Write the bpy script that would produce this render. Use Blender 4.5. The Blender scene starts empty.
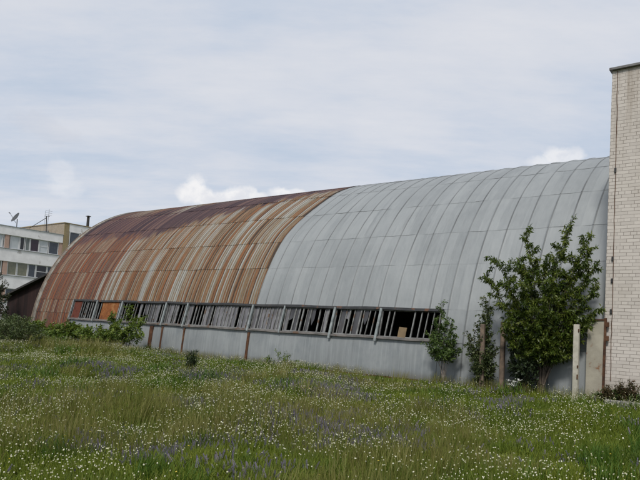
import bpy, math, random
import numpy as np
from mathutils import Vector, Matrix

S = bpy.context.scene
COL = S.collection
rng = np.random.default_rng(7)
random.seed(7)
PI = math.pi
rad = math.radians

# ------------------------------------------------------------------ object helpers
def tag(o, label=None, cat=None, group=None, kind=None):
    if label: o['label'] = label
    if cat: o['category'] = cat
    if group: o['group'] = group
    if kind: o['kind'] = kind
    return o

def empty(name, loc, label, cat, group=None):
    o = bpy.data.objects.new(name, None)
    o.location = loc
    o.empty_display_size = .2
    COL.objects.link(o)
    return tag(o, label, cat, group)

class MB:
    """collects faces into one mesh; coordinates are world coordinates"""
    def __init__(s): s.v = []; s.f = []; s.uv = []
    def poly(s, pts, uvs=None):
        n = len(s.v); s.v += [tuple(p) for p in pts]
        s.f.append(tuple(range(n, n + len(pts))))
        s.uv += list(uvs) if uvs else [(0, 0)] * len(pts)
    def box(s, x0, x1, y0, y1, z0, z1):
        c = [(x0,y0,z0),(x1,y0,z0),(x1,y1,z0),(x0,y1,z0),(x0,y0,z1),(x1,y0,z1),(x1,y1,z1),(x0,y1,z1)]
        for q, ax in (((0,1,5,4),'y'),((1,2,6,5),'x'),((2,3,7,6),'y'),((3,0,4,7),'x'),((4,5,6,7),'z'),((3,2,1,0),'z')):
            P = [c[i] for i in q]
            s.poly(P, [((p[0],p[2]) if ax=='y' else (p[1],p[2]) if ax=='x' else (p[0],p[1])) for p in P])
    def bar(s, a, b, w, d, up=(0,-1,0)):
        """square bar from a to b: w across, d along up"""
        a = Vector(a); b = Vector(b); t = (b-a).normalized(); u = Vector(up)
        u = (u - t*u.dot(t)).normalized(); r = t.cross(u)
        c = []
        for p in (a, b):
            for sx, sy in ((-1,-1),(1,-1),(1,1),(-1,1)):
                c.append(p + r*(sx*w/2) + u*(sy*d/2))
        L = (b-a).length
        for q in ((0,1,5,4),(1,2,6,5),(2,3,7,6),(3,0,4,7)):
            s.poly([c[i] for i in q], [(0,0),(w,0),(w,L),(0,L)])
        s.poly([c[i] for i in (4,5,6,7)]); s.poly([c[i] for i in (3,2,1,0)])
    def tube(s, pts, radii, n=6, caps=True):
        rings = []
        pts = [Vector(p) for p in pts]
        for i, p in enumerate(pts):
            t = (pts[min(i+1,len(pts)-1)] - pts[max(i-1,0)]).normalized()
            u = t.orthogonal().normalized() if i == 0 else (u - t*u.dot(t)).normalized()
            w = t.cross(u)
            r = radii[i] if hasattr(radii, '__len__') else radii
            rings.append([p + (u*math.cos(2*PI*k/n) + w*math.sin(2*PI*k/n))*r for k in range(n)])
        base = len(s.v)
        for i in range(len(rings)-1):
            for k in range(n):
                k2 = (k+1) % n
                s.poly([rings[i][k], rings[i][k2], rings[i+1][k2], rings[i+1][k]])
        if caps:
            s.poly(rings[-1]); s.poly(rings[0][::-1])
    def build(s, name, mat, parent=None, bevel=0, smooth=False):
        me = bpy.data.meshes.new(name)
        v = s.v
        if parent is not None:
            L = parent_origin(parent)
            v = [(p[0]-L.x, p[1]-L.y, p[2]-L.z) for p in v]
        me.from_pydata(v, [], s.f)
        uv = me.uv_layers.new(name='UVMap')
        uv.data.foreach_set('uv', np.array(s.uv, dtype=np.float32).ravel())
        return finish(name, me, mat, parent, bevel, smooth)

def parent_origin(p):
    L = Vector((0,0,0))
    while p is not None:
        L += p.location; p = p.parent
    return L

def finish(name, me, mat, parent=None, bevel=0, smooth=False):
    if mat: me.materials.append(mat)
    if smooth: me.polygons.foreach_set('use_smooth', [True]*len(me.polygons))
    o = bpy.data.objects.new(name, me)
    COL.objects.link(o)
    if parent is not None: o.parent = parent
    if bevel:
        import bmesh
        bm = bmesh.new(); bm.from_mesh(me)
        bmesh.ops.remove_doubles(bm, verts=bm.verts, dist=1e-5)
        bmesh.ops.bevel(bm, geom=list(bm.edges), offset=bevel, segments=1, affect='EDGES', clamp_overlap=True)
        bm.to_mesh(me); bm.free()
    return o

def grid_mesh(name, P, UV, mat, parent, smooth=True, org=None):
    """P: (nv,nu,3) array of world points, UV the same with 2"""
    nv, nu = P.shape[:2]
    V = P.reshape(-1,3).copy()
    if parent is not None:
        L = parent_origin(parent); V -= np.array([L.x,L.y,L.z])
    i = np.arange(nv*nu).reshape(nv,nu)
    F = np.stack([i[:-1,:-1], i[:-1,1:], i[1:,1:], i[1:,:-1]], -1).reshape(-1,4)
    return raw_mesh(name, V, F, UV.reshape(-1,2), mat, parent, smooth)

def raw_mesh(name, V, F, uv, mat, parent=None, smooth=False, face_attr=None):
    me = bpy.data.meshes.new(name)
    nf, k = F.shape
    me.vertices.add(len(V)); me.vertices.foreach_set('co', np.ascontiguousarray(V, np.float32).ravel())
    me.loops.add(nf*k); me.loops.foreach_set('vertex_index', np.ascontiguousarray(F, np.int32).ravel())
    me.polygons.add(nf); me.polygons.foreach_set('loop_start', np.arange(0, nf*k, k, dtype=np.int32))
    me.polygons.foreach_set('loop_total', np.full(nf, k, np.int32))
    if uv is not None:
        l = me.uv_layers.new(name='UVMap')
        l.data.foreach_set('uv', np.ascontiguousarray(uv[F.ravel()], np.float32).ravel())
    if face_attr is not None:
        a = me.attributes.new('tint', 'FLOAT', 'FACE'); a.data.foreach_set('value', np.ascontiguousarray(face_attr, np.float32))
    me.update(calc_edges=True)
    if smooth: me.polygons.foreach_set('use_smooth', np.ones(nf, bool))
    return finish(name, me, mat, parent)

# ------------------------------------------------------------------ material helpers
class NT:
    def __init__(s, name):
        s.m = bpy.data.materials.new(name); s.m.use_nodes = True
        s.t = s.m.node_tree; s.t.nodes.clear()
        s.out = s.t.nodes.new('ShaderNodeOutputMaterial')
    def n(s, typ, **kw):
        nd = s.t.nodes.new(typ)
        for k, v in kw.items():
            if k.startswith('i_'):
                key = k[2:]
                sock = nd.inputs[int(key)] if key.isdigit() else nd.inputs[key.replace('_',' ')]
                s.put(sock, v)
            else: setattr(nd, k, v)
        return nd
    def put(s, sock, v):
        if isinstance(v, bpy.types.NodeSocket): s.t.links.new(v, sock)
        elif hasattr(v, 'outputs'): s.t.links.new(v.outputs[0], sock)
        else: sock.default_value = v
    def math(s, op, a, b=0., c=None, clamp=False):
        nd = s.t.nodes.new('ShaderNodeMath'); nd.operation = op; nd.use_clamp = clamp
        s.put(nd.inputs[0], a); s.put(nd.inputs[1], b)
        if c is not None: s.put(nd.inputs[2], c)
        return nd.outputs[0]
    def noise(s, vec, scale=1., detail=2., rough=.5, dim='3D'):
        nd = s.t.nodes.new('ShaderNodeTexNoise'); nd.noise_dimensions = dim
        if vec is not None: s.put(nd.inputs['Vector'], vec)
        nd.inputs['Scale'].default_value = scale; nd.inputs['Detail'].default_value = detail
        nd.inputs['Roughness'].default_value = rough
        return nd.outputs[0]
    def comb(s, x=0., y=0., z=0.):
        nd = s.t.nodes.new('ShaderNodeCombineXYZ')
        for i, v in enumerate((x,y,z)): s.put(nd.inputs[i], v)
        return nd.outputs[0]
    def ramp(s, fac, stops, interp='LINEAR'):
        nd = s.t.nodes.new('ShaderNodeValToRGB'); e = nd.color_ramp.elements
        nd.color_ramp.interpolation = interp
        while len(e) < len(stops): e.new(.5)
        for el, (p, c) in zip(e, stops):
            el.position = p
            el.color = (c[0],c[1],c[2],1) if hasattr(c,'__len__') else (c,c,c,1)
        s.put(nd.inputs[0], fac)
        return nd.outputs[0]
    def mix(s, fac, a, b, blend='MIX'):
        nd = s.t.nodes.new('ShaderNodeMix'); nd.data_type = 'RGBA'; nd.blend_type = blend
        s.put(nd.inputs[0], fac)
        for i, v in ((6,a),(7,b)):
            if isinstance(v, tuple) and len(v) == 3: v = (*v, 1)
            s.put(nd.inputs[i], v)
        return nd.outputs[2]
    def smooth(s, v, a, b):
        nd = s.t.nodes.new('ShaderNodeMapRange'); nd.interpolation_type = 'SMOOTHSTEP'
        s.put(nd.inputs[0], v); s.put(nd.inputs[1], a); s.put(nd.inputs[2], b)
        return nd.outputs[0]
    def rows(s, v):          # number of the sheet row a point lies in
        tot = 0.
        for r in (1.35, 1.94, 3.30, 4.42, 5.80, 7.36, 8.75, 10.1): tot = s.math('ADD', tot, s.math('GREATER_THAN', v, r-.02))
        return tot
    def uv(s):
        nd = s.t.nodes.new('ShaderNodeUVMap'); nd.uv_map = 'UVMap'
        sp = s.t.nodes.new('ShaderNodeSeparateXYZ'); s.t.links.new(nd.outputs[0], sp.inputs[0])
        return nd.outputs[0], sp.outputs[0], sp.outputs[1]
    def obj(s):
        nd = s.t.nodes.new('ShaderNodeTexCoord'); return nd.outputs['Object']
    def pos(s):
        nd = s.t.nodes.new('ShaderNodeNewGeometry'); return nd.outputs['Position']
    def bump(s, h, strength=.3, dist=.01):
        nd = s.t.nodes.new('ShaderNodeBump'); s.put(nd.inputs['Height'], h)
        nd.inputs['Strength'].default_value = strength; nd.inputs['Distance'].default_value = dist
        return nd.outputs[0]
    def pbsdf(s, col, rough=.6, metal=0., spec=.5, normal=None):
        p = s.t.nodes.new('ShaderNodeBsdfPrincipled')
        if isinstance(col, tuple) and len(col) == 3: col = (*col, 1)
        s.put(p.inputs['Base Color'], col); s.put(p.inputs['Roughness'], rough); s.put(p.inputs['Metallic'], metal)
        s.put(p.inputs['Specular IOR Level'], spec)
        if normal is not None: s.put(p.inputs['Normal'], normal)
        return p.outputs[0]
    def done(s, shader):
        s.t.links.new(shader, s.out.inputs[0]); return s.m

def mat_mottled(name, c1, c2, scale=3., rough=.75, metal=0., detail=5., bump=0., spots=None, spot_amt=.6, spot_scale=6.):
    t = NT(name); v = t.pos()
    nz = t.noise(v, scale, detail, .6)
    col = t.mix(t.smooth(nz, .35, .65), c1, c2)
    if spots:
        sp = t.noise(v, spot_scale, 4., .6)
        col = t.mix(t.smooth(sp, spot_amt, spot_amt+.08), col, spots)
    nm = t.bump(t.noise(v, scale*8, 4., .6), bump, .01) if bump else None
    return t.done(t.pbsdf(col, rough, metal, .4, nm))

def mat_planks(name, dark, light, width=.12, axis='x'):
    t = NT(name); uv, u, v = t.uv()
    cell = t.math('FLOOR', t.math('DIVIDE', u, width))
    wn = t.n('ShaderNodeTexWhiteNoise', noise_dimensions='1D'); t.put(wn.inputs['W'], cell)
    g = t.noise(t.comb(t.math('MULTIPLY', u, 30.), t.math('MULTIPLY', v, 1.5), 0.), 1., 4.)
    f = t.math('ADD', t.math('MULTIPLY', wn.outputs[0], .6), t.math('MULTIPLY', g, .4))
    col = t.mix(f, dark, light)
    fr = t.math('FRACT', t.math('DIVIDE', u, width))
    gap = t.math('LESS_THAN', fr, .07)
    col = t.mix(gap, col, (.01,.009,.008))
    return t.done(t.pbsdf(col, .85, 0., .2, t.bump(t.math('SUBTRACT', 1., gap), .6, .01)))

# --- galvanised sheet
def mat_zinc(name='zinc_sheet', streaky=0., dirt=.0):
    t = NT(name); uv, u, v = t.uv()
    cu = t.math('FLOOR', t.math('DIVIDE', u, .54)); cv = t.rows(v)
    wn = t.n('ShaderNodeTexWhiteNoise', noise_dimensions='3D'); t.put(wn.inputs['Vector'], t.comb(cu, cv, 3.))
    big = t.noise(t.comb(t.math('MULTIPLY', u, .5), t.math('MULTIPLY', v, .35), 0.), 1., 4., .6)
    fine = t.noise(t.comb(t.math('MULTIPLY', u, 9.), t.math('MULTIPLY', v, 2.), 4.), 1., 5., .65)
    run = t.noise(t.comb(t.math('MULTIPLY', u, 14.), t.math('MULTIPLY', v, .5), 9.), 1., 3., .6)
    f = t.math('ADD', t.math('MULTIPLY', wn.outputs[0], .13), t.math('MULTIPLY', big, .52))
    f = t.math('ADD', f, t.math('MULTIPLY', fine, .35))
    col = t.ramp(f, [(.28,(.190,.204,.209)),(.5,(.245,.260,.264)),(.72,(.30,.315,.317))])
    rm = t.smooth(run, .55 - .1*streaky, .75)
    if streaky:
        lg = t.noise(t.comb(t.math('MULTIPLY', u, 1.1), t.math('MULTIPLY', v, .8), 40.), 1., 5., .65)
        col = t.mix(t.math('MULTIPLY', t.smooth(lg, .42, .68), .55), col, (.15,.17,.185))
    col = t.mix(t.math('MULTIPLY', rm, .35 + .3*streaky), col, (.31,.33,.33) if streaky else (.32,.335,.335))
    run2 = t.noise(t.comb(t.math('MULTIPLY', u, 5.), t.math('MULTIPLY', v, .45), 21.), 1., 4., .6)
    col = t.mix(t.math('MULTIPLY', t.smooth(run2, .56, .75), .40), col, (.13,.14,.145))
    if streaky:   # splash dirt and contact darkness painted along the foot of the wall
        foot = t.math('ADD', v, t.math('MULTIPLY', t.noise(t.comb(t.math('MULTIPLY',u,3.),0.,0.),1.,3.), .25))
        col = t.mix(t.math('MULTIPLY', t.smooth(foot, .42, .14), .75), col, (.12,.11,.09))
    sp = t.noise(t.comb(t.math('MULTIPLY', u, 7.), t.math('MULTIPLY', v, .9), 51.), 1., 5., .7)
    col = t.mix(t.math('MULTIPLY', t.smooth(sp, .66, .76), .35), col, (.20,.15,.115))
    # dark joint beside every standing seam
    if streaky: return t.done(t.pbsdf(col, .55, .12, .4, t.bump(fine, .2, .01)))
    fr = t.math('FRACT', t.math('DIVIDE', t.math('ADD', u, 28.35), .54))
    j = t.math('MAXIMUM', t.smooth(fr, .085, .05), t.smooth(fr, .985, 1.))
    jn = t.noise(t.comb(t.math('MULTIPLY', u, 2.), t.math('MULTIPLY', v, .8), 31.), 1., 3.)
    col = t.mix(t.math('MULTIPLY', j, t.math('ADD', t.math('MULTIPLY', jn, 1.3), -.1, clamp=True)), col, (.065,.07,.072))
    rg = t.math('ADD', .48, t.math('MULTIPLY', fine, .25))
    dent = t.noise(t.comb(t.math('MULTIPLY', u, 3.4), t.math('MULTIPLY', v, 2.0), 0.), 1., 3.)
    return t.done(t.pbsdf(col, rg, .12, .4, t.bump(dent, .5, .03)))

# --- rusted corrugated sheet
def mat_rust():
    t = NT('rusted_sheet'); uv, u, v = t.uv()
    W = .115
    cell = t.math('FLOOR', t.math('DIVIDE', t.math('ADD', u, .02), W))
    wn = t.n('ShaderNodeTexWhiteNoise', noise_dimensions='1D'); t.put(wn.inputs['W'], cell)
    cv = t.rows(v)
    wn2 = t.n('ShaderNodeTexWhiteNoise', noise_dimensions='2D'); t.put(wn2.inputs['Vector'], t.comb(cell, cv, 0.))
    med = t.noise(t.comb(t.math('MULTIPLY', u, 3.2), t.math('MULTIPLY', v, .10), 0.), 1., 3., .6)
    fine = t.noise(t.comb(t.math('MULTIPLY', u, 16.), t.math('MULTIPLY', v, .32), 7.), 1., 4., .65)
    spot = t.noise(t.comb(t.math('MULTIPLY', u, 6.), t.math('MULTIPLY', v, 2.5), 17.), 1., 5., .65)
    big = t.noise(t.comb(t.math('MULTIPLY', u, .55), t.math('MULTIPLY', v, .30), 11.), 1., 4., .6)
    # corrugation crests keep pale zinc, which also paints their highlight; valleys hold the rust
    crest = t.math('MULTIPLY', t.math('COSINE', t.math('MULTIPLY', u, 2*PI/W)), .5)
    crest = t.math('MULTIPLY', crest, t.math('ADD', .12, t.math('MULTIPLY', wn2.outputs[0], .26)))
    s = t.math('ADD', t.math('MULTIPLY', wn.outputs[0], .31), t.math('MULTIPLY', med, .42))
    s = t.math('ADD', s, t.math('MULTIPLY', fine, .42))
    s = t.math('ADD', s, crest)
    sh = t.n('ShaderNodeTexWhiteNoise', noise_dimensions='2D'); t.put(sh.inputs['Vector'], t.comb(t.math('FLOOR', t.math('DIVIDE', t.math('ADD', u, t.math('MULTIPLY', cv, .31)), .92)), cv, 0.))
    s = t.math('ADD', s, t.math('MULTIPLY', t.math('SUBTRACT', sh.outputs[0], .5), .09))
    s = t.math('ADD', s, t.math('MULTIPLY', wn2.outputs[0], .20))
    s = t.math('ADD', s, -.165)
    s = t.math('ADD', s, t.math('MULTIPLY', t.math('SUBTRACT', spot, .5), .16))
    mid = t.ramp(s, [(.22,(.034,.025,.019)),(.32,(.075,.042,.022)),(.40,(.225,.083,.028)),(.455,(.082,.060,.037)),
                     (.51,(.235,.14,.070)),(.565,(.085,.070,.050)),(.62,(.27,.25,.20)),(.675,(.15,.13,.10)),(.71,(.24,.225,.19)),(.76,(.25,.255,.24)),(.88,(.31,.315,.30))])
    red = t.ramp(s, [(.22,(.036,.024,.023)),(.36,(.070,.029,.024)),(.48,(.20,.068,.026)),(.57,(.062,.040,.032)),
                     (.68,(.16,.11,.072)),(.82,(.22,.185,.14))])
    pur = t.ramp(s, [(.25,(.022,.015,.021)),(.50,(.042,.024,.032)),(.64,(.066,.032,.036)),(.80,(.14,.075,.055))])
    # where the sheets are oldest: the left end, and everything towards the ridge
    wob = t.math('MULTIPLY', t.math('SUBTRACT', big, .5), 3.4)
    wob2 = t.math('MULTIPLY', t.math('SUBTRACT', wn.outputs[0], .5), 1.0)
    a = t.math('ADD', t.math('ADD', u, wob), t.math('MULTIPLY', wob2, 1.5))
    mred = t.smooth(a, -21.2, -24.2)
    lim = t.math('ADD', 5.35, t.math('MULTIPLY', t.math('MAXIMUM', t.math('ADD', u, 22.0), 0.), .40))
    d = t.math('SUBTRACT', t.math('ADD', v, t.math('ADD', t.math('MULTIPLY', wob, .45), t.math('MULTIPLY', wob2, .7))), lim)
    mpur = t.math('MULTIPLY', t.smooth(d, -.15, .2), t.math('SUBTRACT', 1., t.math('MULTIPLY', t.smooth(t.math('ADD', d, t.math('MULTIPLY', wob2, 1.2)), 2.3, 3.2), t.smooth(u, -19., -22.))))
    col = t.mix(mred, mid, red)
    col = t.mix(t.math('MULTIPLY', mpur, .93), col, pur)
    # bare zinc still showing in a few runs
    bare = t.math('MULTIPLY', t.smooth(med, .585, .69), t.math('SUBTRACT', 1., t.math('MAXIMUM', mred, mpur)))
    col = t.mix(t.math('MULTIPLY', bare, .7), col, (.25,.265,.26))
    rg = t.math('ADD', .62, t.math('MULTIPLY', fine, .25))
    return t.done(t.pbsdf(col, rg, 0., .3, t.bump(spot, .3, .01)))

def mat_rusty_plain(name='rust_plain', c=((.035,.022,.018),(.085,.040,.022),(.14,.075,.042))):
    t = NT(name); p = t.pos()
    nz = t.noise(p, 5., 6., .65)
    col = t.ramp(nz, [(.3,c[0]),(.5,c[1]),(.7,c[2])])
    return t.done(t.pbsdf(col, .85, 0., .2, t.bump(nz, .4, .01)))

def mat_brick(name, c1, c2, mortar, w=.26, h=.075, sq=.5):
    t = NT(name); uv, u, v = t.uv()
    wob = t.math('MULTIPLY', t.math('SUBTRACT', t.noise(uv, 3., 2.), .5), .012)
    vec = t.comb(t.math('ADD', u, wob), t.math('ADD', v, t.math('MULTIPLY', wob, .5)), 0.)
    b = t.t.nodes.new('ShaderNodeTexBrick')
    t.put(b.inputs['Vector'], vec)
    b.inputs['Scale'].default_value = 1.; b.inputs['Brick Width'].default_value = w
    b.inputs['Row Height'].default_value = h; b.inputs['Mortar Size'].default_value = .0048
    b.inputs['Mortar Smooth'].default_value = .35; b.inputs['Bias'].default_value = 0.
    b.offset = .5; b.squash = sq; b.squash_frequency = 4
    b.inputs['Color1'].default_value = (*c1,1); b.inputs['Color2'].default_value = (*c2,1); b.inputs['Mortar'].default_value = (*mortar,1)
    st = t.noise(uv, .7, 4., .6)
    fine = t.noise(uv, 40., 4., .6)
    col = t.mix(t.math('MULTIPLY', t.smooth(st, .45, .75), .25), b.outputs['Color'], (.36,.32,.26))
    worn = t.math('MULTIPLY', t.smooth(t.noise(uv, 2.6, 4., .6), .42, .62), b.outputs['Fac'])
    col = t.mix(t.math('MULTIPLY', worn, .75), col, c2)
    col = t.mix(t.math('MULTIPLY', fine, .35), col, t.mix(1., col, (.75,.73,.7), 'MULTIPLY'))
    run = t.noise(t.comb(t.math('MULTIPLY', u, 5.), t.math('MULTIPLY', v, .35), 5.), 1., 5., .65)
    col = t.mix(t.math('MULTIPLY', t.math('MULTIPLY', t.smooth(run, .42, .7), t.smooth(v, 4.6, 7.2)), .55), col, (.24,.19,.14))
    low = t.math('MULTIPLY', t.smooth(t.math('ADD', v, t.math('MULTIPLY', run, .5)), .95, .35), .5)
    col = t.mix(low, col, (.22,.20,.14))
    # mortar is missing or pale in places
    hgt = t.math('ADD', t.math('MULTIPLY', t.math('SUBTRACT', 1., b.outputs['Fac']), 1.), t.math('MULTIPLY', fine, .25))
    return t.done(t.pbsdf(col, .85, 0., .25, t.bump(hgt, .8, .008)))

def mat_leaf(name, dark, mid, light, trans=.25, rough=.45, extra=None):
    t = NT(name)
    a = t.t.nodes.new('ShaderNodeAttribute'); a.attribute_name = 'tint'
    stops = [(.0,dark),(.5,mid),(.93,light)]
    if extra: stops.append((.96, extra))
    col = t.ramp(a.outputs['Fac'], stops)
    p = t.pbsdf(col, rough, 0., .35)
    tr = t.t.nodes.new('ShaderNodeBsdfTranslucent')
    t.put(tr.inputs[0], t.mix(.5, col, t.mix(1., col, (1.0,1.05,.45), 'MULTIPLY')))
    mx = t.t.nodes.new('ShaderNodeMixShader'); mx.inputs[0].default_value = trans
    t.t.links.new(p, mx.inputs[1]); t.t.links.new(tr.outputs[0], mx.inputs[2])
    return t.done(mx.outputs[0])

def mat_grass(name, stops, trans=.3, patch=None):
    t = NT(name)
    a = t.t.nodes.new('ShaderNodeAttribute'); a.attribute_name = 'tint'
    oi = t.t.nodes.new('ShaderNodeObjectInfo')
    oz = t.noise(oi.outputs['Location'], .45, 3., .6)
    oz2 = t.noise(oi.outputs['Location'], 1.7, 2., .6)
    f = t.math('ADD', t.math('MULTIPLY', a.outputs['Fac'], .30), t.math('MULTIPLY', oi.outputs['Random'], .20))
    f = t.math('ADD', f, t.math('ADD', t.math('MULTIPLY', oz, .75), t.math('MULTIPLY', oz2, .50)))
    f = t.math('ADD', f, -.40)
    col = t.ramp(f, stops)
    p = t.pbsdf(col, .55, 0., .25)
    tr = t.t.nodes.new('ShaderNodeBsdfTranslucent'); t.put(tr.inputs[0], col)
    mx = t.t.nodes.new('ShaderNodeMixShader'); mx.inputs[0].default_value = trans
    t.t.links.new(p, mx.inputs[1]); t.t.links.new(tr.outputs[0], mx.inputs[2])
    return t.done(mx.outputs[0])

def mat_plain(name, c, rough=.6, metal=0., spec=.4):
    t = NT(name); v = t.pos()
    nz = t.noise(v, 6., 4.)
    col = t.mix(nz, tuple(x*.82 for x in c), tuple(min(1., x*1.15) for x in c))
    return t.done(t.pbsdf(col, rough, metal, spec))

def mat_pane(name, c, c2, rough=.12):
    t = NT(name); v = t.pos()
    nz = t.noise(v, 2.5, 4., .6)
    col = t.mix(t.smooth(nz, .3, .7), c, c2)
    return t.done(t.pbsdf(col, rough, 0., .5))

def mat_dirty_glass(name='dirty_glass', q=1.):
    t = NT(name); v = t.pos()
    sp = t.t.nodes.new('ShaderNodeSeparateXYZ'); t.put(sp.inputs[0], v)
    run = t.noise(t.comb(t.math('MULTIPLY', sp.outputs[0], 7.), 0., t.math('MULTIPLY', sp.outputs[2], 1.2)), 1., 4., .6)
    bl = t.noise(v, 2.3, 5., .65)
    col = t.mix(t.smooth(run, .35, .7), (.09*q,.088*q,.095*q), (.20*q,.195*q,.205*q))
    col = t.mix(t.math('MULTIPLY', t.smooth(bl, .5, .7), .7), col, (.05,.042,.038))
    return t.done(t.pbsdf(col, .35, 0., .5))

M = dict(
    zinc=mat_zinc('zinc_sheet'), zinc_wall=mat_zinc('zinc_wall_sheet', 1.), rust=mat_rust(),
    rust_plain=mat_rusty_plain(), rust_orange=mat_rusty_plain('rust_orange', ((.11,.04,.018),(.22,.08,.025),(.30,.16,.07))),
    rust_red=mat_rusty_plain('rust_red', ((.06,.022,.018),(.12,.035,.022),(.10,.04,.03))),
    brick=mat_brick('white_brick', (.59,.545,.50), (.51,.47,.43), (.25,.215,.19)),
    tan_brick=mat_brick('tan_brick', (.40,.34,.27), (.33,.28,.21), (.25,.2,.15), .26, .075, 1.),
    yellow_brick=mat_brick('yellow_brick', (.36,.28,.15), (.29,.225,.12), (.22,.18,.1), .26, .075, 1.),
    trim=mat_mottled('weathered_trim', (.25,.235,.20), (.14,.12,.10), 2.5, .8, 0., 5., .2, (.17,.085,.045), .6, 3.),
    header=mat_mottled('header_steel', (.03,.032,.035), (.05,.05,.05), 4., .7, .2, 4., .2, (.12,.06,.035), .58, 2.5),
    sill=mat_mottled('sill_board', (.10,.095,.09), (.17,.155,.145), 3., .85, 0., 5., .2, (.12,.075,.05), .56, 2.),
    post=mat_mottled('grey_paint', (.28,.31,.31), (.17,.19,.19), 6., .7, 0., 4., .1, (.15,.10,.07), .63, 9.),
    bar=mat_mottled('bar_paint', (.23,.235,.23), (.12,.118,.112), 5., .75, 0., 4., .1, (.14,.09,.06), .58, 4.),
    glass=mat_dirty_glass(), grime=mat_dirty_glass('grimy_glass', .35),
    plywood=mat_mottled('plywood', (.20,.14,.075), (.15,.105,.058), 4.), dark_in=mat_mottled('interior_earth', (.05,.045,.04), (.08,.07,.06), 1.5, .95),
    concrete=mat_mottled('concrete', (.30,.285,.26), (.22,.21,.19), 4., .9, 0., 6., .3),
    white_paint=mat_mottled('flaking_white_paint', (.50,.465,.40), (.36,.345,.28), 5., .75, 0., 5., .2, (.20,.10,.07), .655, 7.),
    panel=mat_mottled('beige_panel', (.38,.35,.28), (.30,.275,.22), 3., .75, 0., 6., .2, (.20,.10,.05), .62, 3.),
    old_wood=mat_mottled('old_wood', (.20,.145,.105), (.11,.085,.065), 7., .9, 0., 5., .3),
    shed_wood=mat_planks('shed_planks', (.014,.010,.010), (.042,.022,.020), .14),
    tar=mat_mottled('tar_paper', (.02,.02,.02), (.04,.038,.036), 3., .9),
    render_white=mat_mottled('white_render', (.80,.785,.785), (.70,.685,.685), 1.2, .85, 0., 6., .1, (.46,.44,.42), .62, .9),
    salmon=mat_plain('salmon_render', (.42,.29,.23), .85), frame_white=mat_plain('frame_white', (.6,.6,.6), .5),
    roof_grey=mat_plain('roof_grey', (.28,.30,.31), .7), black_metal=mat_plain('sooty_metal', (.03,.028,.027), .7),
    dish=mat_plain('dish_grey', (.08,.085,.09), .5, .3), mast=mat_plain('mast_grey', (.22,.22,.23), .5, .5),
    p_pale=mat_pane('pane_pale', (.42,.45,.46), (.50,.52,.53)), p_dark=mat_pane('pane_dark', (.012,.014,.016), (.02,.018,.022)),
    p_purple=mat_pane('pane_purple', (.022,.010,.018), (.035,.014,.025)), p_olive=mat_pane('pane_olive', (.13,.135,.09), (.19,.18,.12)),
    p_blue=mat_pane('pane_blue', (.035,.045,.06), (.055,.065,.08)), p_grey=mat_pane('pane_grey', (.10,.12,.11), (.16,.175,.165)),
    bark=mat_mottled('bark', (.11,.085,.065), (.06,.048,.038), 9., .9, 0., 5., .4),
    birch_bark=mat_mottled('birch_bark', (.30,.27,.24), (.16,.13,.11), 12., .85, 0., 4., .2),
    leaf_a=mat_leaf('leaf_maple', (.026,.046,.008), (.076,.116,.017), (.18,.21,.042), .38, .38),
    leaf_birch=mat_leaf('leaf_birch', (.030,.058,.013), (.070,.118,.026), (.13,.18,.05)),
    leaf_weed=mat_leaf('leaf_weed', (.028,.040,.014), (.06,.085,.028), (.12,.13,.05), .25, .5, (.12,.05,.04)),
    leaf_dark=mat_leaf('leaf_dark', (.018,.030,.014), (.036,.056,.024), (.06,.085,.034)),
    leaf_grey=mat_leaf('leaf_grey', (.034,.056,.018), (.075,.105,.034), (.13,.16,.06)),
    leaf_bright=mat_leaf('leaf_bright', (.038,.070,.010), (.095,.150,.02), (.20,.24,.035)),
    leaf_left=mat_leaf('leaf_left', (.025,.035,.018), (.06,.07,.04), (.13,.12,.09), .25, .5, (.20,.09,.07)),
    leaf_dock=mat_leaf('leaf_dock', (.07,.035,.024), (.075,.075,.028), (.12,.06,.04)),
)

# ------------------------------------------------------------------ camera
CAM_D, CAM_Z = 14.56, 1.2025
f_px, px_, py_ = 620., 320., 297.6
Xw = -Vector((-478-px_, -(285-py_), f_px)).normalized()
Zw = Vector((990-px_, 11640+py_, f_px)); Zw = (Zw - Xw*Zw.dot(Xw)).normalized()
Yw = Zw.cross(Xw)
if Yw.z < 0: Yw = -Yw
Mw = np.array([Xw, Yw, Zw])          # camera (right, up, forward) -> world
right, up, fwd = Vector(Mw[:,0]), Vector(Mw[:,1]), Vector(Mw[:,2])
cam = bpy.data.cameras.new('camera'); camo = bpy.data.objects.new('camera', cam); COL.objects.link(camo)
R3 = Matrix((right, up, -fwd)).transposed()
camo.matrix_world = Matrix.Translation((0, -CAM_D, CAM_Z)) @ R3.to_4x4()
cam.sensor_width = 36.; cam.sensor_fit = 'HORIZONTAL'; cam.lens = 36.*f_px/640.
cam.shift_x = 0.; cam.shift_y = (py_-240.)/640.
cam.clip_start = .1; cam.clip_end = 3000.
S.camera = camo

# ------------------------------------------------------------------ sun, sky
sun_dir = Vector((.20, -.62, .74)).normalized()
sl = bpy.data.lights.new('sun', 'SUN'); sl.energy = 2.5; sl.angle = rad(10); sl.color = (1., .96, .90)
so = bpy.data.objects.new('sun', sl); COL.objects.link(so)
so.rotation_euler = sun_dir.to_track_quat('Z', 'Y').to_euler()
so.location = (-20, -25, 30)

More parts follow.
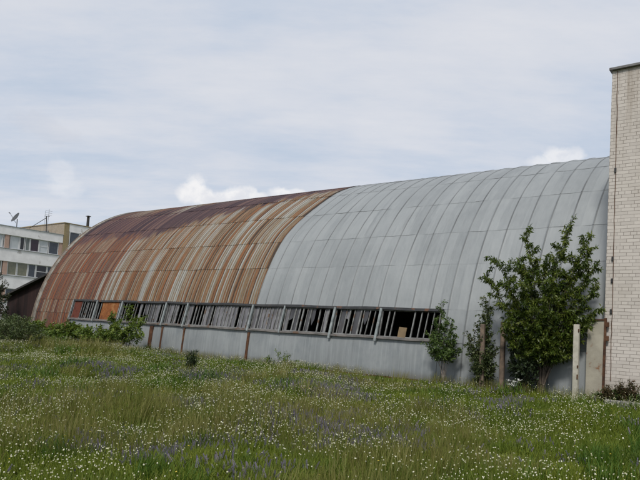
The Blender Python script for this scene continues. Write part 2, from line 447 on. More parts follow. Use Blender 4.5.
def build_world():
    w = bpy.data.worlds.new('World'); S.world = w; w.use_nodes = True
    t = NT.__new__(NT); t.t = w.node_tree; t.t.nodes.clear()
    out = t.t.nodes.new('ShaderNodeOutputWorld'); bg = t.t.nodes.new('ShaderNodeBackground')
    sky = t.t.nodes.new('ShaderNodeTexSky'); sky.sky_type = 'NISHITA'; sky.sun_disc = False
    sky.sun_elevation = math.asin(sun_dir.z); sky.sun_rotation = math.atan2(sun_dir.x, sun_dir.y)
    tc = t.t.nodes.new('ShaderNodeTexCoord'); d = tc.outputs['Generated']
    sp = t.t.nodes.new('ShaderNodeSeparateXYZ'); t.put(sp.inputs[0], d)
    x, y, z = sp.outputs
    # a high veil of stratus seen in perspective
    zc = t.math('ADD', t.math('MAXIMUM', z, 0.), .16)
    pv = t.comb(t.math('DIVIDE', x, zc), t.math('DIVIDE', y, zc), 0.)
    rot = t.n('ShaderNodeVectorRotate', rotation_type='Z_AXIS'); t.put(rot.inputs['Vector'], pv); rot.inputs['Angle'].default_value = rad(-38)
    mp = t.n('ShaderNodeMapping'); t.put(mp.inputs['Vector'], rot.outputs[0]); mp.inputs['Scale'].default_value = (.55, 1.25, 1.)
    n1 = t.noise(mp.outputs[0], .75, 7., .58)
    n2 = t.noise(mp.outputs[0], 3.2, 8., .62)
    n = t.math('ADD', t.math('MULTIPLY', n1, .60), t.math('MULTIPLY', n2, .42))
    n = t.math('ADD', n, -.01)
    cloudcol = t.ramp(n, [(.36,(4.9,5.6,6.7)),(.46,(5.75,6.2,7.05)),(.55,(6.4,6.65,7.25)),(.65,(7.0,7.1,7.5))])
    low = t.smooth(z, .30, .10)      # the veil is thinner and bluer low down
    thin = t.math('MULTIPLY', t.smooth(n, .54, .36), t.math('ADD', .25, t.math('MULTIPLY', low, .55)))
    col = t.mix(thin, cloudcol, (4.5,5.45,6.75))
    col = t.mix(.06, col, sky.outputs[0])
    # fair-weather cumulus low over the roofs
    az = t.math('ARCTAN2', x, y); el = t.math('ARCSINE', z)
    wob = t.noise(d, 34., 6., .6); wob2 = t.noise(d, 110., 4., .6)
    wv = t.math('ADD', t.math('MULTIPLY', t.math('SUBTRACT', wob, .5), 1.5), t.math('MULTIPLY', t.math('SUBTRACT', wob2, .5), .45))
    puffs = [(-49.9,11.6,1.15,1.05,1.),(-49.2,11.0,1.5,.7,1.),(-50.6,11.1,.9,.7,1.),(-46.2,11.35,1.3,.75,1.),(-45.0,11.7,1.0,.55,.9),(-47.3,11.0,1.1,.6,.9),
             (-44.2,11.5,.9,.4,.8),(-41.9,11.9,1.2,.55,.9),(-40.6,12.1,.9,.35,.7),(-61.2,11.4,1.0,1.2,.32),(-60.9,10.4,1.3,.8,.34),(-17.4,15.5,1.4,.72,.75),(-16.2,15.5,1.3,.6,.65),(-18.6,15.2,1.1,.5,.6),
             (-63.5,15.3,1.9,.8,-.14),(-61.6,14.7,1.8,.7,-.14)]
    # more of the same right round the horizon, out of this frame
    r2 = random.Random(5)
    for k in range(14):
        a0 = r2.uniform(-10, 280); puffs.append((a0 if a0 < 180 else a0-360, r2.uniform(8,15), r2.uniform(1.5,4), r2.uniform(.8,1.8), r2.uniform(.6,.9)))
    tot = None; dark = None
    for a0, e0, sa, se, amt in puffs:
        e0 += .35; sa *= 1.15; se *= 1.25
        da = t.math('DIVIDE', t.math('SUBTRACT', az, rad(a0)), rad(sa)); de = t.math('DIVIDE', t.math('SUBTRACT', el, rad(e0)), rad(se))
        dd = t.math('SQRT', t.math('ADD', t.math('MULTIPLY', da, da), t.math('MULTIPLY', de, de)))
        m = t.math('MULTIPLY', t.smooth(t.math('ADD', dd, wv), 1.15, .55), abs(amt))
        if amt > 0: tot = m if tot is None else t.math('MAXIMUM', tot, m)
        else: dark = m if dark is None else t.math('MAXIMUM', dark, m)
    pc = t.mix(t.smooth(wob, .35, .62), (7.1,7.2,7.6), (8.6,8.5,8.5))
    col = t.mix(t.math('MULTIPLY', tot, .9), col, pc)
    col = t.mix(dark, col, (4.6,4.8,5.5))
    # below the horizon
    col = t.mix(t.smooth(z, 0., -.02), col, (1.2,1.3,1.0))
    t.put(bg.inputs[0], col); bg.inputs[1].default_value = .1
    t.t.links.new(bg.outputs[0], out.inputs[0])
build_world()

S.view_settings.view_transform = 'Standard'; S.view_settings.look = 'None'
S.view_settings.exposure = .12; S.view_settings.gamma = 1.; S.view_settings.use_curve_mapping = False

# ------------------------------------------------------------------ ground
def sstep(x, a, b):
    t = np.clip((x-a)/(b-a), 0, 1); return t*t*(3-2*t)
def gz(x, y):
    x = np.asarray(x, float); y = np.asarray(y, float)
    z = -.40*sstep(-y, .8, 14.5)
    und = .05*np.sin(x*.9+1.3)*np.sin(y*.8+.4) + .035*np.sin(x*2.1+y*1.3) + .03*np.sin(x*.37-y*1.9+2.)
    z = z + und*sstep(-y, .6, 2.5)*sstep(np.abs(x), 60, 40)
    z = z + .10*sstep(-x, 16, 22)*sstep(-y, .3, 1.5)*sstep(y, -9, -4)
    return z

t = NT('meadow_soil'); v = t.pos()
nz = t.noise(v, 1.2, 6., .6)
gcol = t.ramp(nz, [(.3,(.05,.06,.018)),(.5,(.075,.095,.026)),(.7,(.10,.105,.04))])
M['soil'] = t.done(t.pbsdf(gcol, .95, 0., .1, t.bump(t.noise(v, 14., 5.), .6, .05)))
gx = np.concatenate([[-900,-400,-200,-110,-70], np.arange(-45, 10.01, .4), [14,22,40,80,200,500,900]])
gy = np.concatenate([[-900,-400,-150,-60,-35,-25], np.arange(-20, 4.01, .4), [8,14,25,45,80,200,500,900]])
GX, GY = np.meshgrid(gx, gy)
P = np.stack([GX, GY, gz(GX,GY)], -1)
g = grid_mesh('ground', P, np.stack([GX,GY],-1), M['soil'], None)
tag(g, 'meadow ground sloping gently down from the long hangar', kind='structure')

# ------------------------------------------------------------------ hangar
R = 7.188
ARC = R*PI/2
def arc_pt(v, dr=0.):
    th = v/R; r = R+dr
    return R - r*np.cos(th), r*np.sin(th)

hangar = empty('hangar', (-15.8, 7.19, 0), 'long barrel roofed hangar, rusty at one end and grey zinc at the other', 'hangar')
ROWS = [1.94, 3.30, 4.42, 5.80, 7.36, 8.75, 10.1, ARC]

def shell(name, xs, dx, rows, mat, lift=.012, per=6, seed=0, jitter=0.):
    """one sheet skin: rows of overlapping sheets; dx(x) is the profile of seams or corrugation"""
    xs = np.asarray(xs); r_ = np.random.default_rng(seed)
    prof = dx(xs)
    Vs, UVs = [], []
    for a, b in zip(rows[:-1], rows[1:]):
        for k in range(per+1):
            s = k/per; v = a + (b-a)*s
            wv = np.interp(xs, np.linspace(xs[0], xs[-1], 40), r_.normal(0, .0022, 40))
            off = lift*(1-s) + prof + wv
            off = np.maximum(off, -.02)
            vv = v - (.02 if k == 0 and a > rows[0] else 0)
            if k == 0 and a > rows[0]:
                vv = v - .02 + np.interp(xs, np.linspace(xs[0], xs[-1], 26), r_.normal(0, .008, 26))
            y, z = arc_pt(np.full_like(xs, 0)+vv, off)
            Vs.append(np.stack([xs + edge_shift(xs, vv), y, z], -1)); UVs.append(np.stack([xs, np.full_like(xs, 0)+vv], -1))
        if b < rows[-1]: pass
    P = np.array(Vs); UV = np.array(UVs)
    # keep the step between one row and the next: rows are separate strips in the one mesh
    nv, nu = P.shape[:2]
    V = P.reshape(-1,3) - np.array(parent_origin(hangar))
    idx = np.arange(nv*nu).reshape(nv,nu)
    Fs = []
    for rI in range(len(rows)-1):
        i = idx[rI*(per+1):(rI+1)*(per+1)]
        Fs.append(np.stack([i[:-1,:-1], i[:-1,1:], i[1:,1:], i[1:,:-1]], -1).reshape(-1,4))
    return raw_mesh(name, V, np.concatenate(Fs), UV.reshape(-1,2), mat, hangar, True)

def edge_shift(x, v):      # the joint between rust and zinc leans towards the ridge
    w = np.where(x < XB, sstep(x, XB-3., XB), 1-sstep(x, XB, XB+3.))
    return .42*sstep(v, 4.4, 7.0)*w
XE, XB = -28.2, -14.15
def corr(x): return .009*np.cos(2*PI*x/.115)
SEAM = .54; S0 = -28.35
def zinc_xs(x0, x1):
    xs = [x0]
    k = math.floor((x0-S0)/SEAM)
    while S0+k*SEAM < x1+SEAM:
        b = S0+k*SEAM
        for o in (0, .010, .020, .030, .06, .14, .27, .40, .48, .51):
            if x0 < b+o < x1: xs.append(b+o)
        k += 1
    xs.append(x1); return np.array(xs)
def zinc_prof(xs):
    u = np.mod(xs-S0, SEAM); k = np.floor((xs-S0)/SEAM)
    h = np.where((u > .005) & (u < .025), .012, 0.)
    pil = -.007*np.sin(PI*np.clip((u-.03)/(SEAM-.03), 0, 1))**2
    tilt = .012*np.sin(k*12.9898)*(u/SEAM-.5)
    return h + np.where(h > 0, 0, pil) + tilt

rx = lambda a, b: np.arange(a, b+1e-6, .115/6)
low_rows, top_rows = ROWS[:4], ROWS[3:]
ra = shell('rusted_roof', rx(XE, XB), corr, ROWS, M['rust'], seed=1)
ra['label'] = 'rust streaked corrugated half of the roof'
rc = shell('rusted_end_bay', rx(XE, -25.02), corr, [-.1, 1.35, 1.94], M['rust'], seed=3)
za = shell('zinc_roof', zinc_xs(XB-.02, -3.2), zinc_prof, ROWS, M['zinc'], .005, 8, seed=4)
za['label'] = 'grey zinc half of the roof with standing seams'
zc = shell('zinc_end_bay', zinc_xs(-7.42, -3.2), zinc_prof, [-.1, 1.08, 1.94], M['zinc'], .008, 6, seed=6)
# lower wall under the windows: wide flat sheets
def wall_prof(xs): return .004*np.sin(xs*2.3) + .003*np.sin(xs*5.1+1.)
wa = shell('lower_wall', np.arange(-25.02, -7.41, .08), wall_prof, [.03, 1.06], M['zinc_wall'], .004, 6, seed=7)
# plinth under it
pm = MB(); pm.box(-25.0, -7.4, .02, .22, -.3, .03); pm.build('plinth', M['concrete'], hangar)
pm = MB(); pm.box(-12.0, -7.9, -.025, .018, .0, .045); pm.build('bottom_rail', M['rust_plain'], hangar)
# far slope and gable
xs = np.array([XE, -20., -14., -8., -3.2]); vs = np.linspace(ARC, 2*ARC+.1, 24)
V_, X_ = np.meshgrid(vs, xs, indexing='ij'); yy, zz = arc_pt(V_)
grid_mesh('far_slope', np.stack([X_,yy,zz],-1), np.stack([X_,V_],-1), M['zinc'], hangar)
gm = MB(); n_ = 40
pts = [(XE+.06,)+tuple(float(q) for q in arc_pt(2*ARC*k/n_, -.02)) for k in range(n_+1)]
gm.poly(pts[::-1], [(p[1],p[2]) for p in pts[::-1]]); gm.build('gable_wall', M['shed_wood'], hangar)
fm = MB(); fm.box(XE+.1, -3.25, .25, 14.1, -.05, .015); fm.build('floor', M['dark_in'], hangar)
# weathered strip that caps the arched end
def arch_strip(name, x0, x1, v0, v1, dr0, dr1, mat, n=60):
    b = MB()
    for k in range(n):
        va, vb = v0+(v1-v0)*k/n, v0+(v1-v0)*(k+1)/n
        q = []
        for v in (va, vb):
            for dr in (dr0, dr1):
                y, z = arc_pt(v, dr); q.append((float(y), float(z)))
        (ya0,za0),(ya1,za1),(yb0,zb0),(yb1,zb1) = q
        b.poly([(x0,ya1,za1),(x1,ya1,za1),(x1,yb1,zb1),(x0,yb1,zb1)], [(x0,va),(x1,va),(x1,vb),(x0,vb)])
        b.poly([(x0,yb0,zb0),(x0,ya0,za0),(x0,ya1,za1),(x0,yb1,zb1)])
        b.poly([(x1,ya0,za0),(x1,yb0,zb0),(x1,yb1,zb1),(x1,ya1,za1)])
    return b.build(name, mat, hangar)
arch_strip('end_trim', XE-.05, XE+.20, -.1, 2*ARC, -.02, .032, M['trim'])
arch_strip('verge_board', XE-.12, XE-.052, -.1, 2*ARC, -.20, .045, M['old_wood'])

# window band -----------------------------------------------------------------
VA, VB = 1.06, 1.94
def band(x, v, dr=0.):
    y, z = arc_pt(v, dr); return (x, float(y), float(z))
def band_n(v):
    th = v/R; return (0, -math.cos(th), math.sin(th))
hb = MB(); 
for k in range(22):      # header sags a little from bay to bay
    x0 = -25.05 + k*.803; x1 = x0+.803
    s0, s1 = .012*math.sin(k*1.7), .012*math.sin((k+1)*1.7)
    hb.bar(band(x0, 1.90+s0, .03), band(x1, 1.90+s1, .03), .075, .10, band_n(1.9))
hb.build('window_header', M['header'], hangar)
sb = MB()
for k in range(22):
    x0 = -25.05 + k*.803; x1 = x0+.803
    s0, s1 = .010*math.sin(k*2.3+1), .010*math.sin((k+1)*2.3+1)
    sb.bar(band(x0, 1.075+s0, .03), band(x1, 1.075+s1, .03), .06, .11, band_n(1.07))
sb.build('window_sill', M['sill'], hangar)
posts = [-25.04, -23.22, -21.45, -18.70, -17.48, -14.24, -12.86, -10.90, -9.30]
for i, px0 in enumerate(posts):
    wdt = .045 if i in (0, 6) else .07
    mb = MB(); mb.bar(band(px0-.03, VA-.09 if i in (7,8) else VA-.03, .075), band(px0+.03, VB-.04, .075), wdt, .06, band_n(1.5))
    mb.build('post', M['post'], hangar)
# rust streaked columns under four of the posts
for cx, w_ in ((-19.32,.20),(-18.68,.09),(-17.45,.08),(-14.25,.10)):
    mb = MB()
    mb.bar(band(cx, .0, .02), band(cx+.02, VA-.06, .02), w_, .03, band_n(.5))
    mb.build('column', M['rust_plain'], hangar)

rw = random.Random(11)
def pane_poly(mb, x0, x1, kind):
    v0, v1 = VA+.05, VB-.06
    if kind == 'full':
        P = [(x0,v0),(x1,v0),(x1,v1),(x0,v1)]
    elif kind == 'low':
        P = [(x0,v0),(x1,v0),(x1,v0+rw.uniform(.1,.25)),((x0+x1)/2+rw.uniform(-.04,.04),v0+rw.uniform(.1,.4)),(x0,v0+rw.uniform(.2,.5))]
    elif kind == 'high':
        P = [(x0,v1-rw.uniform(.1,.5)),((x0+x1)/2,v1-rw.uniform(.05,.6)),(x1,v1-rw.uniform(.1,.5)),(x1,v1),(x0,v1)]
    else:
        return
    tl = rw.uniform(-.015,.015)
    mb.poly([band(x, v, -.01 + tl*(v-1.5)) for x, v in P], P)

def window(x0, x1, n, pat, boards=(), label=None):
    f = MB()
    f.bar(band(x0+.04, VA+.06, .0), band(x1-.04, VA+.06, .0), .035, .04, band_n(1.1))
    f.bar(band(x0+.04, VB-.07, .0), band(x1-.04, VB-.07, .0), .035, .04, band_n(1.9))
    for xe in (x0+.05, x1-.05): f.bar(band(xe, VA+.045, .0), band(xe, VB-.055, .0), .03, .036, band_n(1.5))
    w = f.build('window', M['bar'], hangar)
    if label: w['label'] = label
    xs = [x0+.05+(x1-x0-.1)*k/n for k in range(n+1)]
    xs = [x + (rw.uniform(-.035,.035) if 0 < k < n else 0) for k, x in enumerate(xs)]
    blk = lambda x: any(a-.02 < x < b+.02 for a, b, *_ in boards)
    for k in range(1, n):
        if blk(xs[k]) or rw.random() < .06: continue
        b = MB(); tl = rw.uniform(-.03,.03)*(rw.random() < .4)
        b.bar(band(xs[k]-.02, VA+.06, .0), band(xs[k]+.03+tl, VB-.07, .0), rw.choice((.022,.028,.034,.045)), .035, band_n(1.5))
        b.build('glazing_bar', M['bar'], w)
    for k in range(n):
        g = MB()
        c = pat[min(int(k*len(pat)/n), len(pat)-1)]
        kind = {'F':'full','L':'low','H':'high','.':'no'}[c]
        if blk((xs[k]+xs[k+1])/2): kind = 'no'
        pane_poly(g, xs[k]+.012, xs[k+1]-.012, kind)
        if g.f: g.build('dirty_pane', M['grime' if rw.random() < (.12 if x0 < -12.9 and x0 > -18 else .6) else 'glass'], w)
    for a, b_, v0, v1, m, nm in boards:
        bb = MB(); bb.bar(band((a+b_)/2, v0, .012), band((a+b_)/2+.02, v1, .012), b_-a, .02, band_n(1.5)); bb.build(nm, M[m], w)
    return w
B0, B1 = VA+.03, VB-.05
window(posts[0], posts[1], 11, '...........', [(-24.97,-24.42,B0,B1,'rust_red','red_sheet')], 'barred window bay with a red sheet at its end')
window(posts[1], posts[2], 10, '..........', [(-22.86,-21.72,B0,B1,'rust_orange','rusty_board')], 'window bay closed with an orange rusty board')
window(posts[2], posts[3], 15, '......F.H.FFF..')
window(posts[3], posts[4], 7, 'FFHF..F')
window(posts[4], posts[5], 18, 'F....FF.FFFFFF.FFF', (), 'window bay with most of its dirty panes left')
window(posts[5], posts[6], 8, 'FFFFFFFF', (), 'window bay fully glazed with dirty grey panes')
window(posts[6], posts[7], 11, 'FHF..FH..F.')
window(posts[7], posts[8], 9, '.FH.F.H..')
window(posts[8], -7.42, 9, '...H.....', [(-8.66,-8.42,VA+.06,VA+.34,'plywood','plywood_scrap')], 'dark window bay with a scrap of yellow plywood')

# ------------------------------------------------------------------ white brick building
BX = -3.387
bb = empty('brick_building', (1., 7., 0), 'tall white brick building with a bare wall at the end of the hangar', 'building')
def brick_box(m_, x0, x1, y0, y1, z0, z1): m_.box(x0, x1, y0, y1, z0, z1)
mb = MB(); mb.box(BX, 9., -.10, 15., -.4, 7.30); mb.build('wall', M['brick'], bb)
mb = MB(); mb.box(BX-.05, 9.05, -.17, 15.05, 7.303, 7.36); mb.build('roof_flashing', mat_mottled('flashing', (.17,.17,.165), (.11,.10,.095), 4., .5, .3, 4., .1, (.14,.18,.12), .6, 3.), bb, .006)
pts = []; rr = random.Random(3)
for k in range(40):
    z = 7.28 - k*.175
    if z < .3: break
    pts.append((BX+.115 + .0012*k + rr.uniform(-.008,.008), -.112+rr.uniform(-.002,.002), z))
mb = MB(); mb.tube(pts, .007, 5); cb = mb.build('lightning_cable', M['rust_plain'], bb)
for z in (5.05, 3.1, 2.62, 1.95):
    mb = MB(); mb.box(BX+.11, BX+.15, -.135, -.101, z-.05, z+.05); mb.build('cable_clamp', M['header'], cb, .006)

# rusty-edged sheet panel that closes the gap at the corner
pn = empty('metal_panel', (-3.52, -.2, 0), 'beige metal panel with rusty edges standing at the brick corner', 'panel')
mb = MB(); mb.box(-3.72, -3.36, -.165, -.13, -.1, 1.76); mb.build('sheet', M['panel'], pn, .004)
mb = MB(); mb.bar((-3.35,-.17,-.1), (-3.345,-.17,1.80), .045, .05); mb.build('edge_post', M['rust_plain'], pn)
mb = MB(); mb.bar((-3.73,-.172,1.745), (-3.36,-.172,1.765), .035, .03, (0,-1,0)); mb.build('top_rail', M['rust_plain'], pn)
for z in (1.66, 1.36):
    mb = MB(); mb.box(-3.335, -3.27, -.20, -.15, z-.055, z+.055); mb.build('hinge', M['rust_plain'], pn, .008)

# white post
wp = empty('white_post', (-3.83, -.46, 0), 'white painted square post with rusty chips beside the beige panel', 'post')
mb = MB(); mb.bar((-3.84,-.46,-.25), (-3.86,-.455,1.63), .112, .11); mb.build('shaft', M['white_paint'], wp, .008)
mb = MB()
for z, h_ in ((1.50,.07),(.72,.06),(.50,.10)):
    mb = MB(); mb.box(-3.812, -3.785, -.53, -.508, z-h_/2, z+h_/2)
    mb.build('rust_plate', M['rust_plain'], wp, .004)

# two old fence posts
for nm, a, b, w_, lab in (('fence_post',(-5.825,-.80,-.2),(-5.862,-.80,1.55),.10,'weathered wooden post standing in the tall weeds, away from the leafy tree'),
                     ('fence_post',(-5.47,-.5,-.2),(-5.50,-.47,1.63),.105,'weathered wooden post between the tall weeds and the leafy tree')):
    mb = MB(); mb.bar(a, b, w_, .09); o = mb.build(nm, M['old_wood'], None, .012)
    tag(o, lab, 'post', 'old wooden fence posts')

# kerb in the grass
mb = MB(); mb.box(-3.2, 4., -.66, -.52, -.15, .09)
tag(mb.build('kerb', M['concrete'], None, .01), 'low concrete kerb lying in grass before the brick wall', 'kerb')

# ------------------------------------------------------------------ far white building
FX = -70.
fb = empty('office_building', (-76, 16, 0), 'white three storey office block with ribbon windows behind the hangar', 'building')
Y0, Y1 = 2., 24.66
mb = MB(); mb.box(FX-11.5, FX-.35, Y0+.1, Y1, 0, 10.6); mb.build('core_wall', M['render_white'], fb)
mb = MB()
for z0, z1 in ((9.84, 10.78), (6.88, 8.28), (3.88, 5.30), (-.2, 2.30)):
    mb.box(FX-.34, FX, Y0, Y1, z0, z1)
mb.build('white_band', M['render_white'], fb)
mb = MB(); mb.box(FX-11.6, FX+.06, Y0-.05, Y1+.02, 10.785, 10.85); mb.build('roof', M['roof_grey'], fb)
mb = MB()
for z in (8.285, 5.305, 2.305): mb.box(FX-.3, FX+.08, Y0, Y1, z, z+.05)
mb.build('window_ledge', M['roof_grey'], fb)
def bwin(y0, y1, z0, z1, pane, x=FX, par=None, fw=.07, split=False):
    f = MB(); xx = x-.22
    f.box(xx, xx+.08, y0, y0+fw, z0, z1); f.box(xx, xx+.08, y1-fw, y1, z0, z1)
    f.box(xx, xx+.08, y0+fw, y1-fw, z0, z0+fw); f.box(xx, xx+.08, y0+fw, y1-fw, z1-fw, z1)
    if split: f.box(xx, xx+.07, y0+fw, y1-fw, (z0+z1)/2-.03, (z0+z1)/2+.03)
    w = f.build('window', M['frame_white'], par or fb)
    p = MB(); p.box(xx+.015, xx+.035, y0+fw, y1-fw, z0+fw, z1-fw); p.build('pane', M[pane], w)
def bpier(y0, y1, z0, z1):
    p = MB(); p.box(FX-.34, FX-.06, y0, y1, z0, z1); p.build('pier', M['salmon'], fb)
ups = [(16.75,17.66,'p_pale',0),(17.68,17.90,'p_dark',0),(18.50,19.58,'p_pale',0),(19.60,20.16,'p_dark',0),(20.24,20.78,'p_grey',0),(20.80,21.86,'p_purple',0),(21.88,22.95,'p_pale',1),(23.02,24.24,'p_blue',0)]
los = [(16.7,17.78,'p_olive',0),(18.42,19.48,'p_olive',0),(19.52,20.74,'p_olive',0),(20.78,21.68,'p_blue',0),(21.72,23.02,'p_dark',1),(23.06,24.24,'p_blue',0)]
mids = [(16.7,17.78,'p_grey',0),(18.42,19.48,'p_blue',0),(19.52,20.74,'p_pale',0),(20.78,21.68,'p_olive',0),(21.72,23.02,'p_blue',0),(23.06,24.24,'p_dark',0)]
for zz0, zz1, lst in ((8.34,9.838,ups),(5.36,6.878,los),(2.36,3.878,mids)):
    for y0, y1, pm_, sp in lst: bwin(y0, y1, zz0, zz1, pm_, split=bool(sp))
    bpier(17.92, 18.38, zz0, zz1); bpier(24.28, Y1, zz0, zz1)
    for k, pm_ in enumerate(('p_blue','p_pale','p_dark','p_grey','p_pale','p_blue','p_olive','p_grey','p_pale','p_dark')):
        y1 = 16.66 - k*1.38
        if k % 4 == 3: bpier(y1-.5, y1, zz0, zz1); continue
        bwin(y1-1.3, y1, zz0, zz1, pm_)
mb = MB(); mb.box(FX-14, FX-.02, 24.70, 37., -.2, 12.28); mb.build('tower_wall', M['tan_brick'], fb)
mb = MB(); mb.box(FX-.018, FX+.05, 24.70, 25.34, -.2, 12.28); mb.build('corner_pilaster', M['yellow_brick'], fb)
mb = MB()
for z0, z1 in ((11.36,12.26),(8.3,9.72),(5.3,6.7),(-.1,3.7)): mb.box(FX-.019, FX+.03, 25.345, 37., z0, z1)
mb.build('tower_band', M['render_white'], fb)
for z0, z1 in ((9.74,11.34),(6.72,8.28),(3.72,5.28)):
    for k in range(8): bwin(25.42+k*1.42, 26.72+k*1.42, z0, z1, ('p_blue','p_grey','p_pale')[k%3], x=FX+.21)
mb = MB(); mb.box(FX-14.1, FX+.10, 24.62, 37.1, 12.285, 12.37); mb.build('tower_roof', M['yellow_brick'], fb)
mb = MB()
mb.poly([(-79.5,22.2,10.86),(-73.5,22.2,10.86),(-73.5,24.65,11.55),(-79.5,24.65,11.55)]); mb.poly([(-73.5,22.2,10.86),(-73.5,24.65,10.86),(-73.5,24.65,11.55)])
mb.poly([(-79.5,22.2,10.86),(-79.5,24.65,11.55),(-79.5,24.65,10.86)]); mb.build('lean_to_roof', M['roof_grey'], fb)
mb = MB(); mb.tube([(-71.2,28.45,12.3),(-71.2,28.47,13.75)], .17, 10); ch = mb.build('chimney', M['black_metal'], fb)
mb = MB(); mb.tube([(-71.2,28.47,13.82),(-71.2,28.47,13.93)], [.36,.10], 10); mb.tube([(-71.2,28.47,13.74),(-71.2,28.47,13.83)], [.05,.05], 5); mb.build('chimney_cap', M['black_metal'], ch)

# satellite dish on the roof
ds = empty('satellite_dish', (-71.5, 19.75, 10.86), 'grey satellite dish on a short pole on the white office roof', 'satellite dish')
mb = MB(); mb.tube([(-71.5,19.75,10.86),(-71.5,19.75,12.0)], .05, 6); mb.build('pole', M['mast'], ds)
def dish(mb, c, n, r, depth):
    n = Vector(n).normalized(); u = n.orthogonal().normalized(); w = n.cross(u); c = Vector(c)
    K = 20; rings = []
    for j in range(5):
        q = r*j/4; rings.append([c + (u*math.cos(2*PI*k/K)+w*math.sin(2*PI*k/K))*q + n*(depth*(j/4)**2) for k in range(K)])
    for j in range(4):
        for k in range(K):
            k2 = (k+1) % K
            if j == 0: mb.poly([rings[0][0], rings[1][k], rings[1][k2]])
            else: mb.poly([rings[j][k], rings[j+1][k], rings[j+1][k2], rings[j][k2]])
dn = Vector((-.06,-.85,.50))
mb = MB(); dish(mb, (-71.4,19.6,12.05), dn, .66, .18); mb.build('reflector', M['dish'], ds, 0, True)
tip = Vector((-71.4,19.6,12.05)) + dn.normalized()*.85
mb = MB(); mb.tube([(-71.4,19.6,11.45), tip], .025, 5); mb.tube([tip, tip+dn.normalized()*.18], .06, 8); mb.build('feed_arm', M['mast'], ds)
# aerials
an = empty('tv_antenna', (-71.5, 23.3, 10.86), 'leaning braced roof aerial mast beside the tan brick tower', 'antenna')
mb = MB(); mb.tube([(-71.5,23.3,10.86),(-71.5,23.2,12.95)], .055, 6); mb.build('mast', M['black_metal'], an)
mb = MB(); mb.tube([(-71.5,23.2,12.75),(-71.8,21.4,11.2)], .035, 6); mb.build('brace', M['black_metal'], an)
mb = MB(); mb.tube([(-71.5,22.95,12.9),(-71.5,23.6,12.98)], .03, 5); mb.build('crossbar', M['black_metal'], an)
an = empty('tv_antenna', (-72.6, 23.9, 10.86), 'thin comb-like aerial standing on the tan brick tower', 'antenna')
mb = MB(); mb.tube([(-72.6,23.95,10.86),(-72.6,24.05,14.0)], .022, 5); mb.build('mast', M['mast'], an)
mb = MB()
for z in (13.3, 13.55, 13.8): mb.tube([(-72.6,23.6,z),(-72.6,24.45,z)], .016, 4)
for y in (23.62,): mb.tube([(-72.6,y,11.2),(-72.6,y-.05,13.7)], .014, 4)
mb.build('crossbar', M['mast'], an)

# dark plank lean-to at the hangar's far end
sh = empty('shed', (-32.2, 3.5, 0), 'dark plank lean-to shed with a sloping roof beside the hangar end', 'shed')
mb = MB()
def lean_z(x): return 2.02 + (x+36.0)*(3.05-2.02)/(36.0-32.04)
n = 10; xa, xb = -35.95, -28.5
mb.poly([(xa,2.5,-.1),(xb,2.5,-.1),(xb,2.5,lean_z(xb)),(xa,2.5,lean_z(xa))], [(xa,0),(xb,0),(xb,4),(xa,2)])
mb.poly([(xa,6.5,-.1),(xa,2.5,-.1),(xa,2.5,lean_z(xa)),(xa,6.5,lean_z(xa))], [(6.5,0),(2.5,0),(2.5,2),(6.5,2)])
mb.poly([(xb,6.5,-.1),(xa,6.5,-.1),(xa,6.5,lean_z(xa)),(xb,6.5,lean_z(xb))], [(xb,0),(xa,0),(xa,2),(xb,4)])
mb.build('wall', M['shed_wood'], sh)
mb = MB(); mb.bar((xa-.2,4.5,lean_z(xa-.2)+.06), (xb+.2,4.5,lean_z(xb+.2)+.06), 4.6, .1, (0,0,1)); mb.build('roof', M['tar'], sh)

# ------------------------------------------------------------------ plants
def bez(a, c, b, n):
    t_ = np.linspace(0, 1, n)[:,None]; a, b, c = map(np.asarray, (a, b, c))
    return (1-t_)**2*a + 2*t_*(1-t_)*c + t_**2*b

def leaves_mesh(name, pos, axis, L, W, mat, parent, r_, tint, fold=.25, clip=None):
    pos = np.asarray(pos); axis = np.asarray(axis); n = len(pos)
    axis = axis/np.linalg.norm(axis, axis=1, keepdims=True)
    side = np.cross(axis, r_.normal(0, 1, (n,3)) + np.array([0,0,1.6])); side /= np.linalg.norm(side, axis=1, keepdims=True)+1e-9
    nrm = np.cross(side, axis)
    L = L[:,None]; W = W[:,None]
    a = pos; m = pos + axis*L*.45
    b = m + side*W*.5 + nrm*W*fold*.5; d = m - side*W*.5 + nrm*W*fold*.5
    c = pos + axis*L - nrm*L*.10
    V = np.stack([a,b,c,d],1).reshape(-1,3)
    if clip is not None: V = clip(V)
    if parent is not None: V = V - np.array(parent_origin(parent))
    F = np.arange(4*n).reshape(n,4)
    return raw_mesh(name, V, F, None, mat, parent, False, tint)

